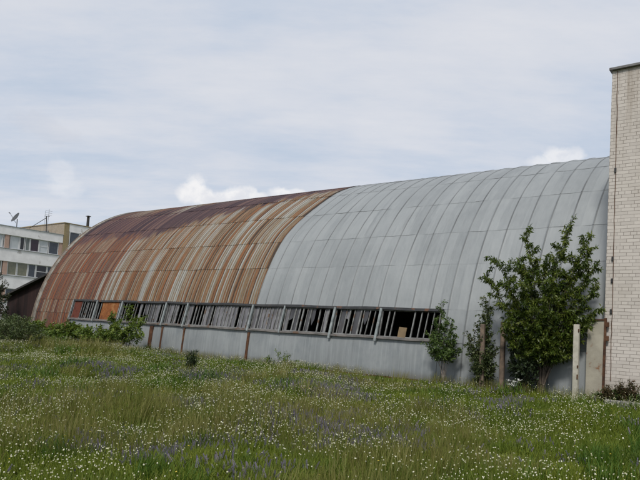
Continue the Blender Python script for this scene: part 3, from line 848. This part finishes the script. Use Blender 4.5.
def plant(name, label, cat, base, tips, r_seed, leaf=(.10,.035), mat='leaf_a', bark='bark', stem_r=.03, twigs=12, twig_len=.4,
          per_twig=16, start=.35, droop=.5, bend=.35, group=None, spread=1., top_boost=1., clip=None, crown_name='crown', trunk_name='trunk', zmin=None, keep=None):
    r_ = np.random.default_rng(r_seed)
    base = np.array(base, float)
    o = empty(name, tuple(base), label, cat, group)
    tb = MB(); pos, ax, tn = [], [], []
    for tip in tips:
        tip = np.array(tip, float)
        c = base*.5 + tip*.5; c = c + np.array([(base[0]-tip[0])*bend*.6, (base[1]-tip[1])*bend*.6, (tip[2]-base[2])*.05])
        c[:2] += r_.normal(0, .05, 2)
        pts = bez(base + np.append(r_.normal(0, stem_r*.6, 2), -.06), c, tip, 12)
        h = np.linalg.norm(tip-base)
        tb.tube([tuple(p) for p in pts], list(np.linspace(stem_r, stem_r*.12, 12)), 5, False)
        for k in range(twigs):
            s = start + (1-start)*(k+r_.random())/twigs
            i = min(int(s*11), 10); p = pts[i] + (pts[i+1]-pts[i])*(s*11-i)
            td = (pts[i+1]-pts[i]); td /= np.linalg.norm(td)
            ang = r_.uniform(0, 2*PI)
            d = np.array([math.cos(ang)*spread, math.sin(ang)*spread, .35]) + td*.8
            d /= np.linalg.norm(d)
            tl = twig_len*(1-.58*s)*r_.uniform(.55,1.3) + .06
            e = p + d*tl; e[2] -= droop*tl*.35
            if zmin and p[2] < zmin - .1: continue
            if keep is not None and not keep(np.array([p + d*tl]))[0]: d[1] = abs(d[1])
            q = bez(p, p + d*tl*.55 + np.array([0,0,tl*.12]), e, 5)
            if clip is not None: q = clip(q)
            tb.tube([tuple(x) for x in q], list(np.linspace(stem_r*.28, stem_r*.07, 5)), 3, False)
            tw = r_.random()
            m = max(3, int(per_twig*r_.uniform(.6,1.3)))
            ss = r_.uniform(.15, 1.05, m)
            for s2 in ss:
                j = min(int(s2*4), 3); pp = q[j] + (q[j+1]-q[j])*(s2*4-j)
                dd = d*.55 + r_.normal(0, .55, 3); dd[2] -= droop*r_.uniform(.4,1.3)
                pos.append(pp + r_.normal(0, .018, 3)); ax.append(dd); tn.append(.55*tw + .45*r_.random())
        m = int(per_twig*1.6*top_boost)     # leading shoot
        for k in range(m):
            s = r_.uniform(.80, 1.0); i = min(int(s*11), 10); p = pts[i] + (pts[i+1]-pts[i])*(s*11-i)
            dd = r_.normal(0, .7, 3); dd[2] -= droop*.6
            pos.append(p + r_.normal(0, .02, 3)); ax.append(dd); tn.append(.25+.7*r_.random())
    pos = np.array(pos); ax = np.array(ax); tn = np.array(tn)
    if zmin:
        k_ = pos[:,2] > zmin + r_.normal(0, .10, len(pos)); pos, ax, tn = pos[k_], ax[k_], tn[k_]
    if keep is not None:
        k_ = keep(pos); pos, ax, tn = pos[k_], ax[k_], tn[k_]
    n = len(pos)
    sc = r_.uniform(.6, 1.25, n)
    leaves_mesh(crown_name, pos, ax, leaf[0]*sc, leaf[1]*sc, M[mat], o, r_, np.clip(tn, 0, 1), clip=clip)
    tb.build(trunk_name, M[bark], o, 0, True)
    return o

def clip_wall(V):
    V = V.copy(); z = np.maximum(V[:,2], 0)
    th = np.arcsin(np.clip(z/R, 0, .95)); ylim = R*(1-np.cos(th)) - .06
    ylim = np.where(V[:,0] > BX-.45, np.minimum(ylim, -.20), ylim)
    V[:,1] = np.minimum(V[:,1], ylim)
    return V

# the big leafy tree at the brick corner
tipsA = [(-5.06,-.5,3.72),(-4.12,-.30,3.90),(-3.66,-.28,3.62),(-5.70,-.55,3.08),(-5.95,-.6,2.72),(-4.55,-.55,3.05),(-3.9,-.28,3.1),
         (-5.35,-.75,2.5),(-5.4,-.8,2.0),(-4.9,-1.0,2.5),(-4.25,-1.0,2.6),(-3.5,-.22,2.5),(-3.5,-.2,2.0),(-3.75,-.2,1.6),(-4.0,-.15,1.3),(-3.95,-.15,1.9),(-3.6,-.2,2.9),(-4.5,-1.15,1.9),
         (-5.3,-1.0,1.55),(-4.0,-.25,1.75),(-4.8,-.3,3.0),(-4.05,-.3,2.6),(-4.6,-.9,1.3),(-5.25,-.6,1.3),(-4.3,-.6,1.2),(-5.0,-.6,2.9),(-3.75,-.25,3.15),(-4.3,-.4,3.3),(-5.2,-.5,3.1)]
plant('leafy_tree', 'bushy dark green tree with upright shoots at the brick corner', 'tree', (-4.62,-.35,.02), tipsA, 21, (.095,.033), 'leaf_a', 'bark', .016,
      24, .52, 46, .22, .8, .55, None, 1., 1.9, clip_wall, zmin=.72, keep=lambda P: (P[:,0] < -4.22) | (P[:,1] > -.40))
# low bush beneath it
tipsD = [(-4.95+.32*math.cos(a), -.55+.2*math.sin(a), .62+.35*abs(math.sin(a*2.3+1))) for a in np.linspace(0, 6.0, 9)]
plant('bush', 'small dark bush standing under the leafy tree', 'bush', (-4.9,-.5,.0), tipsD, 22, (.09,.038), 'leaf_dark', 'bark', .010, 13, .28, 15, .12, .5, .3, None, 1., 1., clip_wall, 'foliage', 'stem')
# young birch before the last window
tipsB = [(-7.16,-.4,2.02),(-7.42,-.45,1.25),(-6.75,-.45,1.2),(-7.0,-.5,1.55),(-7.25,-.55,1.6),(-6.85,-.35,1.55),(-7.5,-.4,.98),(-6.68,-.4,.92),(-7.1,-.75,1.1),(-6.95,-.15,1.1),(-7.3,-.6,.85),(-6.8,-.6,.8)]
tipsB = [(x, y, z) for x, y, z in tipsB]
plant('birch_sapling', 'young birch sapling with small leaves in front of the zinc wall', 'tree', (-6.98,-.42,.0), tipsB, 23, (.056,.036), 'leaf_birch', 'birch_bark', .009,
      20, .30, 24, .34, .6, .8, None, 1., 1.2, clip_wall, zmin=.62)
# tall weeds round the two old posts
tipsC = [(-5.90,-.6,2.16),(-5.84,-.55,2.0),(-5.95,-.6,1.9),(-5.86,-.6,1.7),(-6.05,-.65,1.55),(-5.72,-.65,1.35),(-6.28,-.6,1.28),(-5.95,-.8,1.2),(-5.6,-.75,.95),(-6.1,-.8,.9),(-5.75,-.85,.8),(-6.2,-.55,1.0),(-5.85,-.9,.55),(-5.6,-.7,.6)]
plant('tall_weed', 'tall brownish weeds with a thin spire climbing between two posts', 'weed', (-5.88,-.62,.0), tipsC, 24, (.066,.038), 'leaf_weed', 'bark', .008,
      22, .26, 18, .10, .5, .1, None, 1., 1.4, clip_wall, 'foliage', 'stem')

def dome(cx, cy, w, d, h, n, seed):
    r_ = np.random.default_rng(seed); out = []
    z0 = float(gz(cx, cy))
    for k in range(n):
        a = r_.uniform(0, 2*PI); q = math.sqrt(r_.random())
        x, y = cx + w*q*math.cos(a), cy + d*q*math.sin(a)
        out.append((x, y, z0 + h*math.sqrt(max(.08, 1-q*q*.85))*r_.uniform(.75, 1.08)))
    return out
G_ = 'bushes along the left foot of the hangar'
def shrub(name, label, cx, cy, w, d, h, n, seed, leaf, mat, twigs=11, tl=.36, per=14, droop=.35, group=G_, cat='bush'):
    return plant(name, label, cat, (cx, cy, float(gz(cx,cy))-.02), dome(cx,cy,w,d,h,n,seed), seed, leaf, mat, 'bark', .012, twigs, tl, per, .18, droop, -.1, group, 1., 1.1, None, 'foliage', 'stem')
shrub('bush', 'greyish green rounded bush at the left edge, nearest the open meadow', -21.6, -3.9, 1.35, .7, .95, 34, 31, (.085,.034), 'leaf_grey')
shrub('bush', 'bright green leafy bush below the red sheeted window bay', -23.1, -1.1, 1.25, .6, .86, 28, 32, (.10,.055), 'leaf_bright')
shrub('bush', 'bright green leafy bush below the orange rusty board', -21.0, -1.2, 1.3, .6, .80, 28, 33, (.10,.055), 'leaf_bright')
shrub('bush', 'low green bush covering the foot of the rusty end bay', -25.6, -.9, 1.4, .6, .85, 28, 34, (.09,.045), 'leaf_bright')
shrub('bush', 'dusty dark bush in front of the dark plank shed', -29.6, -.2, 1.8, .7, 1.05, 28, 35, (.09,.04), 'leaf_grey')
tipsE = [(-19.1,-1.2,1.62),(-19.9,-1.3,1.30),(-18.4,-1.1,1.25),(-18.2,-1.2,1.15),(-19.9,-1.3,1.2),(-18.6,-1.5,.95),(-19.3,-1.5,1.0),(-20.1,-1.2,.9),(-18.0,-1.3,.75),(-19.0,-1.0,1.2),(-18.9,-1.6,.7),(-19.7,-1.5,.7)]
plant('elder_bush', 'taller elder like bush with a spreading branch across the barred windows', 'bush', (-19.1,-1.15,.03), tipsE, 36, (.11,.045), 'leaf_bright', 'bark', .012, 14, .45, 16, .3, .55, .2, G_, 1., 1.2, None, 'foliage', 'stem')
tipsF = [(-34.9,1.2,3.15),(-34.2,1.2,2.7),(-35.4,1.2,2.8),(-33.6,1.2,2.1),(-35.8,1.2,2.0),(-34.5,1.0,2.3),(-33.7,1.2,1.4),(-35.0,.9,1.7),(-35.7,1.2,1.3),(-34.2,.9,1.6),(-34.6,1.3,2.9)]
plant('small_tree', 'thin leaved little tree with reddish tips left of the plank shed', 'tree', (-34.2,1.2,0), [(a_+.45, b_, c_) for a_, b_, c_ in tipsF], 37, (.13,.075), 'leaf_left', 'bark', .022, 14, .5, 16, .25, .4, .2)
tipsG = [(-12.5,-.9,.28),(-12.1,-.85,.5),(-11.7,-.85,.45),(-11.4,-.9,.26),(-12.3,-1.1,.3),(-11.6,-1.1,.3),(-11.9,-.8,.42)]
plant('weed', 'arching weed clump against the zinc wall below the glazed windows', 'weed', (-11.95,-.85,-.03), tipsG, 38, (.07,.024), 'leaf_bright', 'bark', .006, 9, .16, 8, .2, .7, -.6, None, 1., 1., None, 'foliage', 'stem')
tipsH = [(-12.0+.08*math.cos(a), -4.2+.08*math.sin(a), .42+.10*math.sin(3*a)) for a in np.linspace(0, 6, 8)]
tipsH = [(x, y, z+float(gz(-12,-4.2))) for x, y, z in tipsH]
plant('weed', 'single dark upright weed tuft standing out in the open meadow', 'weed', (-12.,-4.2,float(gz(-12,-4.2))-.02), tipsH, 39, (.13,.018), 'leaf_dark', 'bark', .006, 8, .06, 7, .1, .1, -.2, None, 1., 1., None, 'foliage', 'stem')
# russet docks at the foot of the brick wall
for i, (x, y, h_, lab) in enumerate(((-3.2,-.36,.30,'russet dock at the foot of the brick wall, nearest the beige panel'),
                                (-2.96,-.34,.40,'russet dock, middle of three against the white brick wall'),
                                (-2.76,-.36,.46,'tallest russet dock against the white brick wall'))):
    tp = [(x+.07*math.cos(a), y+.06*math.sin(a), h_*(.6+.4*((k*7)%5)/4)) for k, a in enumerate(np.linspace(0, 6, 7))] + [(x, y, h_*1.1)]
    plant('dock', lab, 'weed', (x, y, .0), tp, 50+i, (.06,.022), 'leaf_dock', 'bark', .005, 9, .07, 8, .15, .2, -.3, 'docks along the brick wall', 1., 1.4, None, 'foliage', 'stem')
shrub('weed', 'low dark green weeds behind the kerb below the brick wall', -3.0, -.3, .6, .12, .24, 22, 60, (.08,.03), 'leaf_birch', 7, .12, 8, .2, None, 'weed')

# white umbel by the hangar foot
um = empty('cow_parsley', (-5.0,-.95,0), 'cow parsley with loose white umbels in front of the small dark bush', 'wildflower')
r_ = np.random.default_rng(8); sm = MB(); P_, A_ = [], []
for k in range(9):
    tip = np.array([-5.0+r_.uniform(-.16,.16), -.95+r_.uniform(-.06,.06), r_.uniform(.18,.40)])
    sm.tube([tuple(x) for x in bez((-5.0,-.95,-.02), (-5.0,-.95,.15), tip, 6)], [.004]*6, 4)
    for j in range(26):
        P_.append(tip + r_.normal(0, 1, 3)*np.array([.028,.028,.008])); A_.append(r_.normal(0, 1, 3)+np.array([0,0,.5]))
wm = mat_plain('petal_white', (.75,.75,.70), .7)
leaves_mesh('blossom', np.array(P_), np.array(A_), np.full(len(P_), .018), np.full(len(P_), .015), wm, um, r_, np.full(len(P_), .5))
sm.build('stem', M['leaf_dark'], um)

# ------------------------------------------------------------------ meadow: grass and flowers scattered over the ground
LIB = bpy.data.collections.new('meadow_sources')
def lib_collection(name, objs):
    c = bpy.data.collections.new(name)
    for o in objs:
        COL.objects.unlink(o); c.objects.link(o)
    return c

def tuft(name, r_, n, h, spread, w, lean, mat, hvar=.4):
    """a tuft of curved tapering blades"""
    V, F, T = [], [], []
    for k in range(n):
        a = r_.uniform(0, 2*PI); q = spread*math.sqrt(r_.random())
        b = np.array([q*math.cos(a), q*math.sin(a), -.03])
        hh = h*(1-hvar + hvar*2*r_.random()*.75); yaw = r_.uniform(0, 2*PI)
        d = np.array([math.cos(yaw), math.sin(yaw), 0]); s = np.array([-d[1], d[0], 0])
        ln = lean*r_.uniform(.3, 1.4)*hh
        ww = w*r_.uniform(.7, 1.3)
        t_ = r_.random()
        i0 = len(V)
        for j, z in enumerate((0., .45, .8)):
            c = b + d*ln*z*z + np.array([0,0,hh*z*(1-.12*z*lean)])
            wj = ww*(1, .8, .45)[j]
            V += [c - s*wj/2, c + s*wj/2]
        V += [b + d*ln + np.array([0,0,hh*(1-.2*lean)])]
        F += [(i0,i0+1,i0+3,i0+2),(i0+2,i0+3,i0+5,i0+4),(i0+4,i0+5,i0+6,i0+6)]
        T += [t_]*3
    me = bpy.data.meshes.new(name)
    me.from_pydata([tuple(v) for v in V], [], [tuple(dict.fromkeys(f)) for f in F])
    at = me.attributes.new('tint', 'FLOAT', 'FACE'); at.data.foreach_set('value', np.array(T, np.float32))
    return finish(name, me, mat)

GREEN = [(.15,(.042,.078,.007)),(.35,(.088,.135,.011)),(.55,(.150,.190,.018)),(.75,(.195,.218,.026)),(.95,(.24,.225,.045))]
SEED = [(.2,(.14,.155,.030)),(.5,(.19,.185,.05)),(.8,(.24,.21,.085))]
LUSH = [(.2,(.034,.078,.007)),(.5,(.060,.122,.011)),(.8,(.10,.160,.018))]
mg, ms, ml = mat_grass('grass_blade', GREEN), mat_grass('grass_seed', SEED), mat_grass('grass_lush', LUSH)
rg_ = np.random.default_rng(77)
tufts = [tuft('grass_tuft', rg_, 50, .10, .13, .0062, .75, mg) for _ in range(5)]
tufts += [tuft('grass_tuft', rg_, 30, .165, .12, .006, .6, mg) for _ in range(3)]
tufts += [tuft('clover_tuft', rg_, 60, .085, .14, .017, 1.1, mg) for _ in range(3)]       # 8..10
tufts += [tuft('seed_tuft', rg_, 12, .30, .10, .0045, .35, ms) for _ in range(2)]       # 11,12
tufts += [tuft('lush_tuft', rg_, 52, .25, .13, .008, .45, ml) for _ in range(2)]        # 13,14
c_grass = lib_collection('grass_sources', tufts)

def flower(name, r_, head_r, h, mat, kind):
    V = MB()
    lean = r_.uniform(-.03,.03,2)
    top = (lean[0], lean[1], h)
    V.tube([(0,0,-.02),(lean[0]*.4,lean[1]*.4,h*.5),top], [.0022,.002,.0016], 3, False)
    ns = len(V.f)
    if kind == 'ball':
        K, J = 7, 4
        rings = [[(top[0]+head_r*math.sin(PI*j/J)*math.cos(2*PI*k/K), top[1]+head_r*math.sin(PI*j/J)*math.sin(2*PI*k/K), top[2]-head_r*.75*math.cos(PI*j/J)+head_r*.5) for k in range(K)] for j in range(J+1)]
        for j in range(J):
            for k in range(K): V.poly([rings[j][k], rings[j][(k+1)%K], rings[j+1][(k+1)%K], rings[j+1][k]])
    elif kind == 'disc':
        for k in range(9):
            a, b = 2*PI*k/9, 2*PI*(k+.75)/9
            V.poly([top, (top[0]+head_r*math.cos(a), top[1]+head_r*math.sin(a), top[2]+head_r*.25), (top[0]+head_r*math.cos(b), top[1]+head_r*math.sin(b), top[2]+head_r*.25)])
    else:   # spike of whorls
        for j in range(9):
            z = h*(.45+.6*j/9); rr_ = head_r*(1.1-.75*j/9)
            for k in range(5):
                a = 2*PI*k/5 + j*.7; ca, sa = math.cos(a), math.sin(a)
                p = np.array([lean[0]*z/h, lean[1]*z/h, z])
                V.poly([tuple(p), tuple(p+np.array([ca*rr_-sa*.004, sa*rr_+ca*.004, .008])), tuple(p+np.array([ca*rr_*1.1, sa*rr_*1.1, -.004])), tuple(p+np.array([ca*rr_+sa*.004, sa*rr_-ca*.004, -.006]))])
    me = bpy.data.meshes.new(name); me.from_pydata([tuple(map(float, v)) for v in V.v], [], V.f)
    at = me.attributes.new('tint', 'FLOAT', 'FACE'); at.data.foreach_set('value', np.full(len(V.f), .4, np.float32))
    me.materials.append(mg); me.materials.append(mat)
    me.polygons.foreach_set('material_index', [0]*ns + [1]*(len(V.f)-ns))
    o = bpy.data.objects.new(name, me); COL.objects.link(o); return o
def petal(name, stops):
    t = NT(name); oi = t.t.nodes.new('ShaderNodeObjectInfo')
    return t.done(t.pbsdf(t.ramp(oi.outputs['Random'], stops), .8, 0., .2))
pw = petal('petal_cream', [(.0,(.68,.67,.54)),(.4,(.54,.53,.38)),(.8,(.38,.37,.22)),(1.,(.26,.26,.13))])
pp = petal('petal_violet', [(.0,(.15,.14,.21)),(.5,(.21,.19,.26)),(1.,(.28,.24,.29))])
py = petal('petal_yellow', [(.0,(.62,.46,.05)),(1.,(.70,.58,.12))])
c_white = lib_collection('white_sources', [flower('clover_head', rg_, .0066, h, pw, 'ball') for h in (.10,.135,.17)] + [flower('daisy_head', rg_, .0095, h, pw, 'disc') for h in (.14,.18)])
c_violet = lib_collection('violet_sources', [flower('violet_spike', rg_, .0095, h, pp, 'spike') for h in (.085,.105,.125)])
c_yellow = lib_collection('yellow_sources', [flower('yellow_head', rg_, .009, h, py, 'disc') for h in (.2,.25)])

def scatter(name, label, cat, coll, P, scl, rot, idx):
    me = bpy.data.meshes.new(name); n = len(P)
    me.vertices.add(n); me.vertices.foreach_set('co', np.ascontiguousarray(P, np.float32).ravel())
    a = me.attributes.new('scl', 'FLOAT_VECTOR', 'POINT'); a.data.foreach_set('vector', np.ascontiguousarray(scl, np.float32).ravel())
    a = me.attributes.new('rot', 'FLOAT_VECTOR', 'POINT'); a.data.foreach_set('vector', np.ascontiguousarray(rot, np.float32).ravel())
    a = me.attributes.new('idx', 'INT', 'POINT'); a.data.foreach_set('value', np.ascontiguousarray(idx, np.int32))
    o = bpy.data.objects.new(name, me); COL.objects.link(o)
    ng = bpy.data.node_groups.new(name + '_nodes', 'GeometryNodeTree')
    ng.interface.new_socket('Geometry', in_out='INPUT', socket_type='NodeSocketGeometry')
    ng.interface.new_socket('Geometry', in_out='OUTPUT', socket_type='NodeSocketGeometry')
    gi = ng.nodes.new('NodeGroupInput'); go = ng.nodes.new('NodeGroupOutput')
    iop = ng.nodes.new('GeometryNodeInstanceOnPoints'); ci = ng.nodes.new('GeometryNodeCollectionInfo')
    ci.inputs['Collection'].default_value = coll; ci.inputs['Separate Children'].default_value = True; ci.inputs['Reset Children'].default_value = True
    def na(nm, ty):
        q = ng.nodes.new('GeometryNodeInputNamedAttribute'); q.data_type = ty; q.inputs['Name'].default_value = nm; return q.outputs['Attribute']
    iop.inputs['Pick Instance'].default_value = True
    L_ = ng.links.new
    L_(gi.outputs[0], iop.inputs['Points']); L_(ci.outputs[0], iop.inputs['Instance'])
    L_(na('scl','FLOAT_VECTOR'), iop.inputs['Scale']); L_(na('idx','INT'), iop.inputs['Instance Index'])
    e2r = ng.nodes.new('FunctionNodeEulerToRotation'); L_(na('rot','FLOAT_VECTOR'), e2r.inputs[0]); L_(e2r.outputs[0], iop.inputs['Rotation'])
    L_(iop.outputs[0], go.inputs[0])
    md = o.modifiers.new('scatter', 'NODES'); md.node_group = ng
    return tag(o, label, cat, kind='stuff')

# value noise for patches
def vnoise(x, y, s, seed):
    r_ = np.random.default_rng(seed); g_ = r_.random((64,64))
    X, Y = x/s+100.3, y/s+100.7; i, j = np.floor(X).astype(int), np.floor(Y).astype(int); fx, fy = X-i, Y-j
    fx, fy = fx*fx*(3-2*fx), fy*fy*(3-2*fy); q = lambda a, b: g_[a % 64, b % 64]
    return (q(i,j)*(1-fx)+q(i+1,j)*fx)*(1-fy) + (q(i,j+1)*(1-fx)+q(i+1,j+1)*fx)*fy

def field(n, r_, dens):
    """points over the meadow in a wide wedge around the view, thinned by dens(x,y,dist)"""
    out = []
    x = r_.uniform(-46, 5, n); y = r_.uniform(-15.5, 6, n)
    az_ = np.degrees(np.arctan2(x, y+CAM_D)); d = np.hypot(x, y+CAM_D)
    ok = (az_ > -78) & (az_ < 6) & (d > 2.2)
    ok &= ~((x > XE-.15) & (x < -3.3) & (y > -.04)) & ~((x > BX-.35) & (y > -.18))
    ok &= ~((x > -3.25) & (y > -1.05) & (y < -.46))
    ok &= ~((np.hypot(x+3.8, (y+.75)*.6) < .26))
    ok &= ~((x < -28) & (y > 2.3) & (x > -36))
    ok &= r_.random(n) < dens(x, y, d)
    return x[ok], y[ok], d[ok]

def put(x, y, r_, s, tilt=.12):
    n = len(x)
    return np.stack([x, y, gz(x, y)], -1), s, np.stack([r_.normal(0, tilt, n), r_.normal(0, tilt, n), r_.uniform(0, 2*PI, n)], -1)

r_ = np.random.default_rng(101)
AREA = 51*21.5
def dg(x, y, d): return np.clip((7.5/np.maximum(d, 5.))**1.15, .12, 1.)
x, y, d = field(int(AREA*125), r_, dg)
n = len(x)
p1 = vnoise(x, y, 1.1, 1)*.6 + vnoise(x, y, .45, 2)*.4; p2 = vnoise(x, y, 2.2, 3)*.6 + vnoise(x, y, .8, 4)*.4 + .16*np.exp(-(((x+9.5)/3.2)**2 + ((y+8.6)/1.0)**2))
lush = (p2 > .60) & (y < -1.5); seedy = (p1 > .56)
idx = r_.integers(0, 8, n)
u_ = r_.random(n)
idx = np.where(u_ < .60, r_.integers(8, 11, n), idx)
idx = np.where(seedy & (u_ > .95), r_.integers(11, 13, n), idx)
idx = np.where(lush & (u_ > .35), r_.integers(13, 15, n), idx)
near_wall = np.where(y > -1.2, .75, 1.)*np.where((x > -12.3) & (x < -7.9) & (y > -.8), .55, 1.)
s = (.62 + .62*r_.random(n)) * (.50 + .95*p1) * near_wall
wide = np.clip(d/9., 1., 2.0)         # farther tufts stand for more blades
leftish = sstep(-x, 15, 21)*sstep(y, -7, -3)
sc3 = np.stack([s*wide, s*wide, s*(1.+.55*leftish)], -1)
Pp, s_, rt = put(x, y, r_, sc3)
grass = scatter('grass', 'green meadow grass growing wild in front of the hangar', 'grass', c_grass, Pp, s_, rt, idx)
# tall tufts: against the walls and at the foot of the sapling
xs_, ys_ = [], []
for cx, cy, rx_, ry_, k in ((-7.0,-.45,.35,.22,46),(-10.4,-.55,.7,.15,30),(-16.,-.5,1.4,.2,60),(-13.2,-.4,.5,.12,26),(-14.3,-.4,.25,.1,14),(-8.2,-.4,.3,.1,14),(-9.6,-.38,.2,.08,9),(-17.6,-.4,.4,.12,22),(-6.2,-.5,.4,.15,26),(-4.5,-.6,1.1,.25,70),(-5.7,-.8,.5,.2,36),(-20.,-2.2,3.2,.7,240),(-25.,-1.8,3.,.8,220),(-31.,.6,3.,.8,120),(-12.1,-4.35,.5,.3,30)):
    xs_.append(r_.normal(cx, rx_*.55, k)); ys_.append(np.minimum(r_.normal(cy, ry_*.6, k), np.where(cx < -28, 2.2, -.20)))
x = np.concatenate(xs_); y = np.concatenate(ys_); n = len(x)
s = r_.uniform(.75, 1.25, n); Pp, s_, rt = put(x, y, r_, np.stack([s,s,s],-1))
tg = scatter('tall_grass', 'longer lush grass along the foot of the walls and bushes', 'grass', c_grass, Pp, s_, rt, r_.integers(13, 15, n))

def patchy(x, y, d, seed, lo, hi, base, far=9., pw_=.8):
    q = vnoise(x, y, 1.3, seed)*.55 + vnoise(x, y, .5, seed+1)*.45
    return base*sstep(q, lo, hi)**1.4*np.clip((far/np.maximum(d, 4.))**pw_, .2, 1.)
def wdens(x, y, d): return np.clip(patchy(x, y, d, 20, .42, .72, 1.05, 12.) + .06, 0, 1)*np.where(y > -1.0, .35, 1.)
x, y, d = field(int(AREA*230), r_, wdens); n = len(x); s = r_.uniform(.55, 1.25, n) + .5*(r_.random(n) < .06)
k = np.clip(d/14., 1., 1.35)
Pp, s_, rt = put(x, y, r_, np.stack([s*k,s*k,.75+.25*s+1.0*(vnoise(x, y, 1.1, 1)*.6 + vnoise(x, y, .45, 2)*.4)],-1), .22)
scatter('white_wildflowers', 'small white wildflowers scattered through the meadow', 'wildflowers', c_white, Pp, s_, rt, np.where(r_.random(n) < .85, r_.integers(0,3,n), r_.integers(3,5,n)))
def vdens(x, y, d): return patchy(x, y, d, 40, .42, .82, .85, 13.)*np.where(d < 7, .6, 1.)*np.where(y > -1.5, .2, 1.)*np.where(x < -18, .4, 1.)
x, y, d = field(int(AREA*520), r_, vdens); n = len(x); s = r_.uniform(.6, 1.25, n)
Pp, s_, rt = put(x, y, r_, np.stack([s,s,s*(.7+.6*vnoise(x, y, 1.1, 1))],-1), .28)
scatter('violet_wildflowers', 'hazy violet flower spikes in patches of the meadow', 'wildflowers', c_violet, Pp, s_, rt, r_.integers(0,3,n))
def ydens(x, y, d): return patchy(x, y, d, 60, .45, .8, .6, 10.) + .02
x, y, d = field(int(AREA*12), r_, ydens); n = len(x); s = r_.uniform(.7, 1.2, n)
Pp, s_, rt = put(x, y, r_, np.stack([s,s,s],-1), .2)
scatter('yellow_wildflowers', 'few small yellow flowers dotted in the near meadow', 'wildflowers', c_yellow, Pp, s_, rt, r_.integers(0,2,n))
